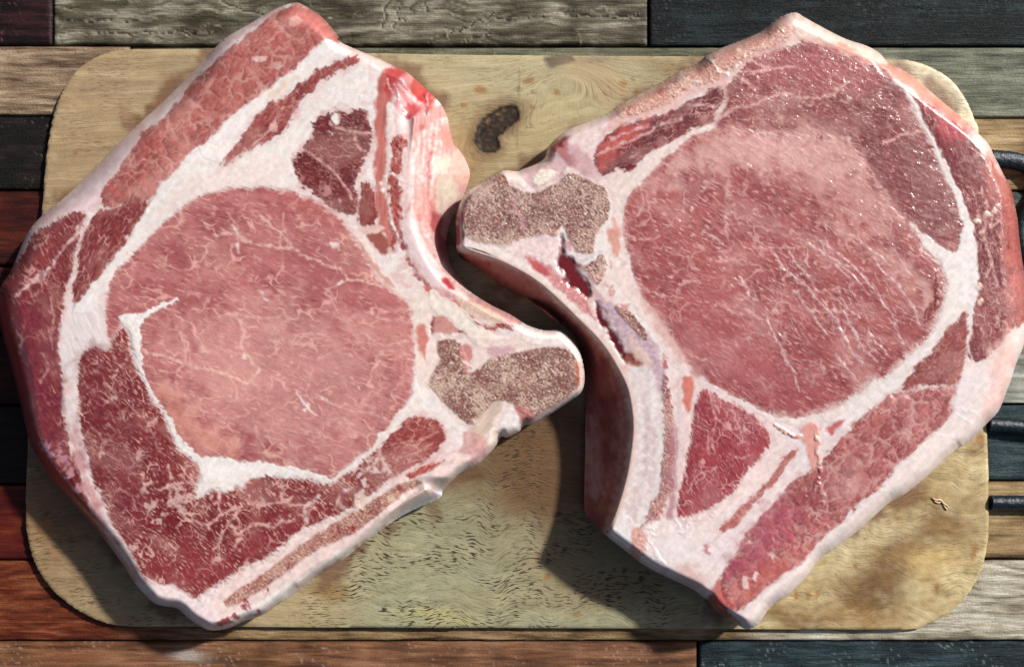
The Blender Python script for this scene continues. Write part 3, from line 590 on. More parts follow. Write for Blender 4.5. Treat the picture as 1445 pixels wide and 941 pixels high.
# right outer muscle and the strip of fat beside it
B.muscle('1288,134 1310,147 1335,167 1362,186 1378,206 1396,228 1424,264 1440,300 1448,340 1458,380 1464,420 1456,452 1432,462 1420,476 1408,490 1396,500 1388,508 1376,511 1367,497 1368,474 1374,456 1373,437 1379,405 1379,376 1376,348 1372,318 1363,293 1353,268 1340,244 1325,213 1306,178 1293,146', (164, 78, 80), (138, 52, 62), ang=70, net=.5, fleck=.5, cell=14, fl=6, fat=(214, 164, 158), bump=.7, bulge=.3, label='outer muscle running down the right edge')
B.patch('1300,140 1335,165 1368,186 1360,204 1340,200 1316,170', (206, 90, 98), soft=20, alpha=.7); B.patch('1330,205 1355,210 1372,235 1350,250 1336,235', (120, 24, 48), soft=25, alpha=.6); B.spot(1368, 212, 5, (150, 10, 34), .8)
B.patch('1395,222 1430,250 1450,285 1460,330 1465,380 1470,430 1450,466 1430,480 1432,440 1426,390 1418,340 1410,300 1400,262', (206, 116, 108), soft=30, alpha=0.6, var=.25, vs=5)
B.veins('1386,262 1392,290 1388,320 1394,352 1400,380 1406,400|1400,300 1396,320 1410,312|1380,300 1384,310|1398,370 1390,390|1378,215 1392,225 1398,240|1412,440 1405,460|1420,452 1424,470', w0=4, w1=2.5, c=(222, 172, 164), alpha=.85)
for q in ((1385, 327, 5), (1392, 302, 4), (1380, 312, 3.5), (1404, 296, 5), (1376, 312, 3), (1384, 404, 4), (1382, 426, 4), (1410, 290, 4)): B.spot(*q, c=(226, 190, 176), dh=.7, fine=1.5)
B.patch('1268,118 1282,136 1294,150 1307,180 1326,215 1341,246 1354,270 1364,295 1373,322 1378,360 1380,405 1373,440 1370,470 1366,496 1361,470 1360,440 1345,455 1330,476 1308,503 1290,520 1270,546 1250,560 1229,578 1205,598 1190,610 1180,600 1156,585 1190,566 1229,541 1261,525 1284,501 1309,478 1322,453 1331,427 1338,405 1328,373 1303,348 1276,314 1290,318 1325,346 1344,358 1355,348 1361,320 1352,301 1347,280 1338,255 1325,230 1312,198 1296,166 1281,138', (230, 218, 218), soft=4, dh=.4, var=.1, name='fat_seam', mat=M_FAT, label='white seam of fat down the right side')
B.patch('1275,125 1300,165 1325,215 1345,262 1338,258 1312,200 1290,160', (230, 206, 200), soft=8, alpha=.7)
# eye
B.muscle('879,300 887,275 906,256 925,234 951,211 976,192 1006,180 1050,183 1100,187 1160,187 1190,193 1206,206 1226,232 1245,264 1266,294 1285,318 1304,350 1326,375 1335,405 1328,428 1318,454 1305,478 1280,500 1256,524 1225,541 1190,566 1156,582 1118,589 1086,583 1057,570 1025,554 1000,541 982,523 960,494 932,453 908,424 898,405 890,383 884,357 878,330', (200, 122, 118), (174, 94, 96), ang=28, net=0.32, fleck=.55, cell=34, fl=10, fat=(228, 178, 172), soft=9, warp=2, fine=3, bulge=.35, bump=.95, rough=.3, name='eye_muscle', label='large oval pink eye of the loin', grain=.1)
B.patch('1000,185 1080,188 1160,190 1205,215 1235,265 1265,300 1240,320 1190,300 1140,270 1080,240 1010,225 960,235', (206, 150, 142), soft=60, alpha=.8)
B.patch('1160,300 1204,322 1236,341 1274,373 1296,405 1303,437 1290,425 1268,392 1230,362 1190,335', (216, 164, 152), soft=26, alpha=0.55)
B.patch('850,262 866,300 872,345 890,400 905,425 896,440 872,420 856,380 846,340 858,310', (238, 222, 218), soft=14, alpha=.7)
for q in ((842, 262, 7), (872, 330, 5), (864, 372, 6), (800, 350, 8), (770, 350, 7), (720, 352, 7), (880, 430, 6), (900, 470, 7), (940, 500, 6), (862, 408, 7)): B.spot(*q, c=(190, 84, 84), alpha=.55, fine=9)
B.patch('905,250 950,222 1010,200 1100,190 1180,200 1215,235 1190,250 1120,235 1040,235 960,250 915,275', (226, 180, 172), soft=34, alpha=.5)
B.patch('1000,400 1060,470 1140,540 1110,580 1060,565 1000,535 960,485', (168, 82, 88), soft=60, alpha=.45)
B.veins('1086,353 1105,376 1128,396 1150,418 1172,443 1188,469 1204,498 1220,517|1112,357 1134,383 1153,408|1182,405 1194,431 1214,450|1191,437 1204,466 1220,494 1236,510|1080,440 1092,472 1108,504 1120,525|1236,373 1271,408 1290,434 1296,456|1159,341 1198,370 1229,402 1255,440 1274,485|1045,392 1057,415 1070,424|1178,500 1210,536|1180,375 1205,400|1175,430 1185,462 1200,490|1128,420 1150,450 1165,470|1140,345 1180,368 1210,395|1225,470 1250,500|1120,530 1128,550|1210,340 1245,365', w0=2.4, w1=1.6, c=(236, 206, 206), alpha=.62, dh=.25, warp=2.5, fine=2.5, brk=.6)  # ridge folds, their white glints painted as pale strokes
B.veins('1000,368 1030,368 1048,365|1064,348 1100,350 1134,348|896,396 915,410 935,418 963,421|954,485 970,498 985,505 1000,507|880,330 900,338 930,334|905,262 908,290 898,305|960,400 985,396|1075,450 1060,440 1048,436|1150,410 1185,412|1000,330 1020,345|1010,430 1030,436', w0=2.4, w1=1.8, c=(226, 180, 172), alpha=.7)
def creases(ch, cx, cy, rad, ang, seed, amt):
    p = np.array([[cx - rad, cy - rad], [cx + rad, cy + rad]]); b = ch.box(p, 0); X, Y = ch.X[b], ch.Y[b]
    u, v = rot(X, Y, ang); v = v + 9 * perlin(u / 70, v / 60, seed) + .0009 * (u - rot(cx, cy, ang)[0]) ** 2
    m = np.clip(1.3 - np.hypot(X - cx, (Y - cy) * .9) / rad, 0, 1) * sm(-.3, .2, fbm(X / 45, Y / 45, 2, seed + 1))
    ln = np.maximum(1 - np.abs(perlin(u / 75, v / 11, seed + 2)) / .085, 0) * sm(-.2, .2, perlin(u / 16, v / 12, seed + 3))
    ln = np.maximum(ln, .7 * np.maximum(1 - np.abs(perlin(u / 40, v / 6, seed + 4)) / .09, 0) * sm(0, .3, perlin(u / 12, v / 8, seed + 5)))
    a = np.clip(ln * m * amt, 0, 1); ch.over(b, a, lin((234, 204, 202))); ch.h[b] += a * .3  # glints on the folds painted as pale lines, with slight relief
creases(B, 1185, 420, 125, 58, 501, .75); creases(B, 1060, 330, 120, 40, 511, .4); creases(B, 1050, 500, 100, 50, 521, .45)
B.patch('1252,355 1288,372 1312,400 1318,430 1310,452 1300,440 1304,420 1296,404 1276,376', (214, 170, 162), soft=16, alpha=.6)
B.muscle('1318,378 1328,392 1329,420 1318,445 1305,458 1306,440 1316,420', (164, 86, 84), (150, 70, 72), ang=100, net=.5, fleck=.5, cell=10, part=False)
# left border of the eye: fat and the stripe of salmon
B.patch('905,228 920,216 950,200 978,184 1004,176 1008,180 976,193 951,212 925,235 906,257 888,276 880,300 879,330 885,357 891,384 900,408 912,424 934,455 960,496 968,515 955,520 938,500 925,470 900,440 880,415 866,390 860,350 866,310 862,280 858,262 870,240 890,244', (228, 200, 196), soft=4, dh=.2, var=.14)
B.patch('858,322 872,330 876,352 870,360 862,345', (214, 142, 122), soft=6, alpha=.8); B.patch('866,310 874,316 878,335 870,335', (220, 156, 136), soft=5, alpha=.8)
B.patch('900,410 930,440 960,485 990,520 970,515 940,480 912,440', (206, 146, 138), soft=14, alpha=.6, ang=50)
# spongy vertebra
B.patch('796,186 830,173 858,166 850,190 838,215 840,245 860,258 866,300 845,262 818,250 800,232 788,206', (228, 196, 196), soft=5)
B.patch('775,210 790,195 806,190 800,206 812,230 800,236 786,220', (170, 66, 74), soft=8, alpha=.8); B.spot(793, 199, 5, (120, 14, 34), .8)
B.patch('800,215 818,210 836,228 846,252 826,252 810,238', (200, 150, 156), soft=10, alpha=.7, var=.25)
B.marrow('652,292 658,277 672,266 692,253 706,246 714,250 722,262 736,270 752,272 770,266 788,256 802,246 818,248 842,258 856,268 860,290 858,312 846,322 840,345 836,357 816,356 808,345 800,330 792,320 786,332 770,336 752,334 738,336 726,344 702,346 682,343 660,338 654,320', (206, 182, 166), (152, 114, 106), (100, 44, 46), scale=4.0, label='spongy cut face of the vertebra')
B.patch('725,275 730,290 736,305 742,320 738,330 732,312 726,292', (190, 140, 146), soft=3, alpha=.8)
B.patch('712,244 728,243 738,252 740,266 726,262 716,252', (232, 204, 198), soft=4, dh=.6)
B.patch('738,240 756,233 770,224 776,214 790,222 800,234 790,250 772,264 752,270 742,264', (218, 184, 186), soft=9, dh=-.6, rough=.3)
B.patch('752,252 762,242 774,238 786,242 782,250 770,260 757,262', (236, 224, 204), soft=5, fine=5, dh=.9, var=.2, vs=5)
B.patch('770,224 776,206 788,195 784,210 778,224', (150, 40, 44), soft=5, alpha=.8)
B.patch('643,352 648,338 665,340 700,347 726,345 740,337 756,334 782,334 790,350 780,362 764,372 745,372 720,364 690,352 668,352', (228, 196, 198), soft=5, var=.18, vs=6)
B.patch('650,348 670,345 700,350 725,362 745,375 770,392 800,420 830,452 850,480 846,484 822,458 790,428 765,405 740,388 715,375 690,365 665,358', (236, 216, 210), soft=4, dh=.2, name='rib_bone', mat=M_BONE, label='curved rib along the inner edge')
B.patch('740,362 758,364 775,375 790,388 810,405 826,420 838,440 846,455 836,450 815,432 790,410 768,392 750,376', (216, 150, 148), soft=6, var=.35, vs=4)
B.patch('745,366 765,372 778,386 768,388 752,378', (190, 70, 74), soft=5, alpha=.8)
B.patch('645,296 652,300 654,330 650,345 644,345', (130, 14, 26), soft=4, alpha=.9)
B.marrow('822,378 838,368 850,360 856,368 852,392 846,402 838,398 828,386', (222, 200, 184), (172, 134, 126), (110, 54, 56), scale=4, label='small patch of spongy bone')
B.veins('800,362 815,366 832,362 850,356|795,330 800,352 815,375', w0=6, w1=4, c=(214, 200, 206), dh=.15)
B.patch('803,358 820,374 840,400 852,420 860,440 848,432 836,412 820,390 806,372', (206, 172, 172), soft=6)
B.patch('790,338 797,334 800,355 815,376 829,402 833,417 827,422 810,408 796,392 786,370', (112, 26, 32), soft=8, dh=-1.3, fine=2, rough=.25, name='blood_pocket', mat=M_MEAT)
B.patch('838,424 845,428 856,450 870,472 882,492 892,506 886,512 868,492 852,466 842,446', (96, 22, 28), soft=7, dh=-.7, rough=.25)
B.patch('845,425 870,432 890,445 915,470 930,500 940,540 930,560 905,520 885,490 865,462', (196, 168, 178), soft=8, var=.25, vs=6)
B.marrow('868,430 888,440 905,456 914,476 908,480 892,464 874,446', (196, 160, 142), (140, 96, 92), (100, 58, 56), scale=4.5, label='streak of spongy bone')
B.patch('882,500 895,496 914,510 916,520 900,522 888,515', (150, 84, 72), soft=6, var=.4, vs=4)
B.patch('890,470 905,490 920,512 910,516 895,500', (224, 196, 184), soft=8, alpha=.8, dh=.6)
# rib band: bluish white, crumbs, stripes
B.patch('884,525 895,518 915,520 930,545 938,590 938,640 930,690 918,730 905,770 890,778 858,755 870,722 884,672 892,625 893,580 890,550', (214, 196, 198), soft=8, var=.2, vs=9, dh=.2, bump=1.0, rough=.3)
B.patch('856,752 872,720 884,724 896,740 890,770 872,768', (224, 216, 220), soft=6, dh=.6)
B.veins('905,530 918,580 920,640 910,700 896,745|915,530 930,590 929,650 915,720|898,540 906,600 905,660 892,720', w0=5, w1=4, c=(236, 228, 228), alpha=.35, soft=6)
B.veins('910,560 914,610 908,670|922,600 922,660 912,700|900,690 890,740', w0=5, c=(196, 150, 154), alpha=.4, soft=6)
B.marrow('936,530 944,540 950,580 952,640 948,690 938,712 928,740 918,770 905,782 890,775 905,745 918,715 930,690 934,650 938,600 934,560', (206, 164, 150), (170, 120, 124), (120, 62, 70), scale=4.5, name='bone_crumbs', label='reddish crumbly strip between rib and meat', fine=5)
B.patch('945,600 955,600 958,650 955,700 950,730 940,735 946,690 948,640', (176, 120, 132), soft=6, alpha=.75)
B.patch('958,520 968,515 975,560 972,610 964,660 958,720 950,740 954,690 956,640 958,590 956,550', (222, 190, 194), soft=5, dh=.4)
B.spot(938, 512, 6, (170, 40, 56), .8, ry=10, fine=3)
B.patch('962,534 972,530 982,545 978,570 970,585 964,560', (206, 110, 92), soft=6, alpha=.9)
B.patch('890,770 905,745 930,735 960,735 1000,725 1030,705 1060,690 1082,690 1060,715 1040,745 1030,775 1015,800 1008,840 985,836 950,817 915,800', (226, 204, 206), soft=8, var=.12)
B.patch('930,770 960,755 985,780 975,810 945,800', (224, 212, 218), soft=22, alpha=.7); B.patch('955,800 985,800 1000,830 975,828', (210, 170, 160), soft=16, alpha=.7)
B.patch('893,748 906,745 914,765 905,790 890,778', (210, 150, 136), soft=8, alpha=.8, var=.4, vs=4)
B.veins('925,775 930,788 938,795|955,735 962,750 966,745 968,735|970,735 985,730|1005,725 1012,722', w0=5, w1=4, c=(240, 228, 228), alpha=.8, dh=.5)
B.spot(998, 772, 5, (180, 96, 108), .7, ry=6); B.spot(986, 752, 6, (236, 214, 204), .7)
# triangular dark muscle
B.patch('985,535 1005,542 1030,556 1060,572 1085,588 1100,605 1110,640 1090,668 1060,690 1030,712 1000,732 960,735 955,700 966,640 974,590', (226, 198, 198), soft=4, dh=.3)
B.muscle('994,549 1010,556 1030,567 1050,578 1068,590 1082,604 1086,620 1080,637 1068,652 1050,669 1036,690 1021,704 1005,715 985,724 962,729 957,722 959,698 966,668 971,640 976,610 981,580 987,558', (186, 84, 92), (166, 62, 74), ang=60, net=.6, fleck=.5, cell=16, fl=7, fat=(206, 150, 150), label='dark red triangular muscle')
B.veins('1000,556 1004,575 1010,590 1006,620 1008,640|1030,640 1045,648 1056,640|985,600 1000,612 1000,640|970,690 985,670 1010,660|1010,590 1025,605', w0=2.2, w1=1.4, c=(214, 164, 160), alpha=.8)
# fat under the eye, sinew, thin strip
B.patch('1000,541 1025,555 1057,571 1086,585 1118,591 1156,585 1190,600 1205,600 1190,612 1166,640 1158,655 1120,678 1100,700 1075,722 1052,752 1035,782 1012,800 1020,770 1045,738 1075,700 1100,668 1112,640 1104,610 1086,590 1060,575 1030,560', (224, 204, 208), soft=4, dh=.2)
B.patch('1118,590 1156,584 1200,574 1180,590 1150,597 1120,597 1090,590', (230, 206, 200), soft=5, dh=.4)
B.muscle('1120,634 1126,640 1112,655 1098,674 1080,694 1060,716 1040,738 1020,752 1014,748 1030,730 1055,708 1075,690 1090,668 1105,648', (198, 122, 116), (206, 140, 132), ang=-45, net=.4, fleck=.4, cell=10, bulge=.2)
B.patch('1130,604 1142,598 1156,604 1158,630 1158,655 1150,668 1142,650 1136,630', (226, 162, 150), soft=7, dh=.6, name='sinew', mat=M_FAT, label='salmon pink strand of sinew', rough=.25)
B.veins('1152,605 1155,640 1158,665 1150,683|1098,602 1112,612 1130,615', w0=5, w1=3, c=(236, 200, 192), dh=.8); B.veins('1096,600 1112,612 1132,615', w0=3, c=(222, 120, 104), dh=.4)
B.veins('1158,670 1156,688 1166,704|1150,690 1135,703 1122,712', w0=2.6, w1=1.6, c=(234, 206, 200), dh=.7)
B.patch('1168,602 1180,596 1196,590 1190,600 1178,606 1172,612', (196, 50, 60), soft=6, alpha=.85)
# lower right muscles
B.muscle('1361,440 1366,460 1366,474 1363,500 1358,528 1348,541 1320,543 1300,545 1272,549 1287,524 1306,504 1330,478 1343,457', (176, 96, 90), (152, 68, 70), ang=-40, net=.4, fleck=.45, cell=16, fl=7, bump=.6)
B.muscle('1205,600 1229,578 1256,558 1288,550 1320,548 1351,544 1346,568 1342,588 1326,602 1308,619 1268,655 1246,684 1217,706 1188,735 1152,767 1141,785 1109,808 1072,837 1047,858 1029,855 1020,838 1018,815 1036,782 1054,752 1080,721 1105,698 1120,678 1145,663 1160,654 1168,640 1190,615', (202, 126, 122), (182, 100, 100), ang=-42, net=.4, fleck=.4, cell=20, lobes=20, fat=(222, 178, 172), bump=.6, fl=7, label='long lobed pink muscle along the lower right edge')
B.patch('1040,780 1070,735 1105,705 1130,720 1110,760 1070,800 1035,815 1024,805', (168, 70, 96), soft=35, alpha=.6)
B.patch('1110,690 1140,668 1155,690 1140,710 1112,715', (132, 58, 56), soft=22, alpha=.5)
B.patch('1040,830 1072,800 1120,775 1140,770 1110,805 1070,834 1045,852', (196, 100, 92), soft=22, alpha=.6)
B.veins('1140,712 1160,712 1190,704|1108,745 1130,765 1120,785|1085,790 1070,800 1058,812|1100,765 1130,767', w0=2, c=(150, 66, 70), alpha=.7, dh=-.3)
for q in ((1052, 822, 7), (1066, 812, 6), (1090, 786, 5), (1060, 765, 4)): B.spot(*q, c=(226, 190, 190), alpha=.8, fine=6)
# the fat rim along the lower right edge
B.patch('1445,455 1450,470 1444,488 1427,537 1413,573 1393,598 1359,630 1301,679 1254,711 1181,773 1156,789 1112,840 1087,858 1069,880 1054,886 1044,870 1050,858 1074,838 1110,810 1143,786 1154,768 1190,737 1219,708 1248,686 1270,657 1310,620 1328,603 1343,589 1347,568 1352,543 1362,520 1376,512 1390,508 1400,498 1412,488 1424,474 1436,462', (234, 212, 210), soft=4, dh=.3, var=.08, name='fat_rim', mat=M_FAT, label='thick white fat along the lower right edge')
B.patch('1400,500 1430,470 1440,480 1424,535 1408,575 1392,590 1390,560 1400,530', (234, 186, 176), soft=22, alpha=.7)
B.patch('1352,545 1370,520 1390,520 1380,560 1362,590 1345,590', (226, 208, 214), soft=14, alpha=.7)
B.veins('1345,575 1370,580 1388,592|1350,585 1372,596|1240,690 1262,694|1250,684 1262,700|1215,712 1235,720|1325,612 1345,618', w0=2.5, c=(244, 234, 230), alpha=.6, dh=.2)
B.patch('1254,711 1270,700 1281,692 1276,698 1262,707', (190, 70, 70), soft=3, alpha=.7)
B.patch('996,842 1006,838 1022,852 1036,872 1048,884 1036,880 1016,868 1004,858', (156, 38, 34), soft=4, alpha=.9, rough=.25)
B.patch('1003,832 1015,815 1024,835 1034,858 1022,856 1010,845', (186, 76, 72), soft=6, alpha=.8, var=.3)
# rib wall facing the gap, ridge line
B.patch('642,356 665,358 690,366 715,376 740,389 765,406 790,429 822,459 848,486 866,512 882,545 890,585 889,625 882,672 868,722 854,754 832,731 824,721 824,672 825,596 827,542 822,500 804,466 778,448 743,420 705,400 676,380 651,364', (176, 96, 86), soft=4, name='rib_side', mat=M_BONE, ang=70, var=.18, rough=.45, bump=.2, label='brownish red side of the rib facing the gap')
B.veins('665,356 690,363 715,374 740,386 765,403 790,426 822,456 848,483 868,512 884,545 892,585 892,625 884,674 870,722 856,752', w0=6, w1=7, c=(222, 184, 168), warp=1.5, fine=1.5, soft=9, brk=.15, dh=.1)
B.patch('832,700 850,690 858,720 850,745 835,728', (140, 50, 50), soft=14, alpha=.6)
B.veins('838,500 852,530 862,570 864,620 858,680 846,715|832,560 842,600 842,660 834,700|852,520 872,560 878,610 872,670 862,720|800,440 826,470 846,505', w0=3, w1=2, c=(206, 140, 126), alpha=.5, warp=2, fine=2, soft=4, brk=.8, dh=.15)
B.patch('828,600 838,590 842,640 846,690 836,705 828,680', (206, 160, 158), soft=14, alpha=.6, ang=85, var=.25)
B.patch('846,500 866,540 870,600 862,660 852,640 852,580', (120, 40, 38), soft=18, alpha=.7, ang=80, var=.3)
B.patch('700,372 740,395 780,425 800,445 780,440 740,415 705,392', (196, 140, 130), soft=12, alpha=.6, var=.25); B.spot(834, 648, 6, (200, 150, 110), .6); B.spot(846, 690, 8, (196, 146, 150), .5)
B.wall('635,352 668,350 716,370 766,400 823,454 850,482 870,512 888,548 896,590 895,625 887,674 872,724 858,756 840,760 815,720 815,600 818,500 770,440 700,405', '645,348 668,354 716,372 766,402 823,456 850,484 870,514 887,548 894,590 893,625 885,674 870,722 856,752', 3.0, 0.95, 5)
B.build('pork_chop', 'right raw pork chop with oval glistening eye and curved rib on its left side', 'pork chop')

# ======================= cutting board
def board_material():
    m, t, b, N, L = nodes('board_wood')
    at = N('ShaderNodeAttribute', attribute_name='Col'); pa = N('ShaderNodeAttribute', attribute_name='Par')
    sp = N('ShaderNodeSeparateXYZ'); L(pa.outputs['Vector'], sp.inputs[0])
    def coord(su, sv, off):
        c = N('ShaderNodeCombineXYZ'); L(math_node(N, L, 'MULTIPLY', sp.outputs[0], 100.0 / su), c.inputs[0]); L(math_node(N, L, 'MULTIPLY', sp.outputs[1], 100.0 / sv), c.inputs[1]); c.inputs[2].default_value = off
        return c.outputs[0]
    def noise(su, sv, off, det=2.0):
        n = N('ShaderNodeTexNoise', Scale=1.0, Detail=det, Roughness=0.55); L(coord(su, sv, off), n.inputs['Vector']); return n.outputs[0]
    dash = noise(12, 2.1, 3.1, 1.0); fine = noise(120, 2.3, 7.7, 4.0); broad = noise(420, 13, 1.2, 4.0); speck = noise(3.2, 3.2, 5.0, 2.0)
    k = math_node(N, L, 'MULTIPLY_ADD', fine, .75, 0.62); k2 = math_node(N, L, 'MULTIPLY_ADD', broad, .5, 0.75)
    k3 = math_node(N, L, 'MULTIPLY_ADD', speck, 0.2, 0.9)
    k = math_node(N, L, 'MULTIPLY', math_node(N, L, 'MULTIPLY', k, k2), k3)
    hs = N('ShaderNodeHueSaturation'); L(at.outputs['Color'], hs.inputs['Color']); L(k, hs.inputs['Value'])
    dm = math_node(N, L, 'MULTIPLY', math_node(N, L, 'MULTIPLY_ADD', dash, 8.0, -4.2, True), sp.outputs[2], None, True)
    col = mix_rgb(N, L, dm, hs.outputs[0], (0.05, 0.03, 0.015))
    L(col, b.inputs['Base Color']); b.inputs['Roughness'].default_value = 0.5; b.inputs['Specular IOR Level'].default_value = 0.35
    h = math_node(N, L, 'SUBTRACT', math_node(N, L, 'MULTIPLY_ADD', fine, 0.6, speck), dm)
    bp = N('ShaderNodeBump', Distance=0.00025, Strength=0.45); L(h, bp.inputs['Height']); L(bp.outputs[0], b.inputs['Normal'])
    return m
M_BOARD = board_material()
BO = spline(P('183,70 303,70 517,75 700,78 1000,80 1255,84 1285,86 1312,94 1340,111 1362,138 1376,170 1382,200 1388,400 1393,590 1396,720 1394,765 1386,802 1368,836 1340,864 1308,881 1270,888 1000,887 700,886 268,884 190,884 150,879 110,861 72,830 48,792 37,748 36,705 40,600 50,430 61,268 66,212 76,160 90,124 112,96 144,77'), True, 4)
g = 2.8
xs = np.arange(BO[:, 0].min() - 6, BO[:, 0].max() + 8, g); ys = np.arange(BO[:, 1].min() - 6, BO[:, 1].max() + 8, g)
X, Y = np.meshgrid(xs, ys); ny, nx = X.shape
D, _, QX, QY = seg_dist(X, Y, BO, True, True)
WX = 14 * fbm(X / 60, Y / 60, 3, 201); WY = 14 * fbm(X / 60, Y / 60, 3, 202)
def blob(x, y, rx, ry, a=0, w=1.0):
    u, v = rot(X + WX * w - x, Y + WY * w - y, a)
    return np.exp(-((u / rx) ** 2 + (v / ry) ** 2))
def lay(col, a, c):
    return col * (1 - a[..., None]) + lin(c) * a[..., None]
n1 = fbm(X / 180, Y / 60, 3, 205); n2 = fbm(X / 40, Y / 18, 3, 206)
col = np.broadcast_to(lin((166, 150, 118)), X.shape + (3,)).copy()
col = lay(col, 0.75 * sm(420, 120, X) * sm(520, 200, Y), (160, 134, 106))
col = lay(col, 0.8 * sm(480, 640, X) * sm(300, 180, Y), (176, 160, 126))
col = lay(col, 0.95 * sm(1150, 1290, X) * sm(330, 160, Y), (212, 212, 192))
col = lay(col, 0.8 * sm(430, 560, X) * sm(1000, 850, X) * sm(560, 660, Y), (150, 150, 124))
col = lay(col, 0.8 * sm(980, 1080, X) * sm(520, 640, Y), (190, 176, 138))
col = lay(col, 0.6 * sm(380, 250, X) * sm(560, 700, Y), (138, 112, 84))
col = lay(col, np.clip(0.5 + 1.6 * n1, 0, 1) * 0.3, (150, 122, 84)); col = lay(col, np.clip(n2 * 1.8, 0, 1) * 0.3, (206, 190, 152))
for (x, y, rx, ry, a, c, s_) in ((650, 225, 40, 45, 0, (140, 104, 70), .7), (960, 110, 60, 14, 25, (130, 104, 72), .6), (860, 125, 26, 12, 20, (168, 134, 100), .6), (1230, 840, 46, 34, -20, (104, 76, 44), .9),
                          (1270, 790, 60, 22, -30, (110, 80, 46), .9), (1330, 745, 40, 34, 0, (120, 90, 54), .85), (1318, 790, 36, 22, 0, (206, 182, 128), .6), (1290, 700, 30, 26, 0, (140, 116, 78), .6), (1210, 870, 60, 12, 0, (150, 120, 80), .7),
                          (1120, 870, 50, 16, 10, (116, 88, 54), .8), (1200, 760, 40, 26, -35, (190, 180, 150), .6), (1240, 740, 40, 20, 0, (186, 172, 140), .5), (870, 830, 60, 20, 0, (130, 104, 66), .4), (800, 660, 110, 80, 0, (120, 78, 44), .7), (860, 790, 120, 60, 0, (136, 104, 66), .6),  # last two: brown painted into the board where the right chop shades it
                          (740, 760, 30, 22, 0, (178, 168, 140), .4), (470, 830, 16, 14, 0, (142, 110, 66), .6), (455, 838, 20, 8, 0, (142, 110, 66), .5), (620, 868, 50, 10, 0, (186, 170, 110), .5), (90, 690, 60, 90, 0, (128, 84, 52), .7), (720, 190, 90, 40, 0, (176, 152, 112), .5)):  # lower left blob: brown painted in for the left chop's shade
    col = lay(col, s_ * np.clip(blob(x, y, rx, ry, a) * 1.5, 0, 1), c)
for (x, y, rx, ry, a) in ((678, 127, 12, 6, 10), (746, 113, 11, 6, -20), (785, 129, 6, 5, 0), (733, 124, 4, 3, 0), (655, 148, 6, 5, 0), (751, 152, 5, 4, 0), (880, 118, 9, 6, 0), (899, 131, 6, 4, 0), (106, 216, 5, 5, 0), (66, 740, 5, 14, 0), (167, 847, 4, 6, 0), (1322, 830, 4, 10, 0), (1374, 780, 5, 16, 10), (1384, 620, 8, 10, 0),
                          (1140, 840, 5, 8, 0), (1152, 838, 4, 5, 0), (1124, 838, 4, 8, 0), (772, 815, 6, 6, 0), (815, 866, 9, 5, 0), (1208, 798, 4, 5, 0)):
    col = lay(col, 0.75 * sm(0.35, 0.7, blob(x, y, rx, ry, a, .25)), (150, 104, 56))
mt = fbm(X / 13, Y / 9, 3, 241); m2 = fbm(X / 45, Y / 30, 3, 242); rw = sm(900, 1050, X); col = lay(col, rw * np.clip(m2 * 2.2, 0, 1) * .5, (140, 112, 74)); col = lay(col, rw * np.clip(-m2 * 2, 0, 1) * .4, (204, 194, 164)); col = col * (1 + .45 * mt * (.35 + .65 * rw))[..., None]
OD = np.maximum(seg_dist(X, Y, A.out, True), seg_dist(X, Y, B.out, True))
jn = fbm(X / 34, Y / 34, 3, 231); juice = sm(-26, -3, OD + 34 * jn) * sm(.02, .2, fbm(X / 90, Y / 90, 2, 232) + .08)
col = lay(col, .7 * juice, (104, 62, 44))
col = lay(col, .75 * np.clip(1.5 * blob(762, 650, 110, 84, 0, 2.4), 0, 1), (96, 62, 36))  # brown stain plus painted shade, blending out the right chop's shadow edge
for sx, sy, ex, ey in ((560, 100, 690, 96), (1150, 860, 1290, 800), (640, 830, 760, 858), (1220, 790, 1330, 730), (110, 130, 180, 112), (730, 210, 733, 96), (1180, 812, 1240, 868), (500, 850, 640, 800), (90, 800, 150, 846)):
    kd = seg_dist(X + WX * .15, Y + WY * .15, np.array([[sx, sy], [ex, ey]], float), False); col = lay(col, .35 * sm(1.7, .2, kd), (96, 74, 50))
# the two knots
kn1 = spline(P('674,186 683,169 705,156 721,152 730,157 728,169 718,179 705,190 700,198 703,209 692,214 680,209 673,199'), True, 3)
kd1 = seg_dist(X + WX * .3 + 4 * fbm(X / 8, Y / 8, 2, 81), Y + WY * .3 + 4 * fbm(X / 8, Y / 8, 2, 82), kn1, True) + 3.5
kn2 = spline(P('768,81 800,79 812,86 800,90 786,93 776,95 770,92'), True, 3); kd2 = seg_dist(X + WX * .3, Y + WY * .3, kn2, True)
col = lay(col, .7 * np.exp(-(np.maximum(-kd1, 0) / (13 + 8 * fbm(X / 20, Y / 20, 2, 79))) ** 2), (110, 78, 52)); col = lay(col, sm(-2, 2, kd1), (40, 26, 19))
col = lay(col, sm(3.5, 0, np.abs(kd1 - 2.5)) * .9, (18, 12, 9)); col = lay(col, sm(0, 5, kd1) * sm(.0, .5, perlin(X / 9, Y / 4, 77)) * .6, (92, 66, 46))
bark = sm(4.5, 0, np.abs(seg_dist(X + WX * .2, Y + WY * .2, P('676,204 676,188 686,172 704,159 718,155'), False) - 0)); col = lay(col, .75 * bark * sm(-.1, .3, perlin(X / 9, Y / 9, 78)), (138, 106, 66))
col = lay(col, sm(8, 0, seg_dist(X, Y, P('676,194 681,184'), False)) * .9, (10, 7, 6))
col = lay(col, sm(-3, 2, kd2) * .85, (74, 62, 58)); col = lay(col, .6 * blob(840, 84, 26, 4, 0, .3), (96, 84, 72)); col = lay(col, .6 * blob(830, 96, 40, 16, 15, .5), (172, 142, 108))
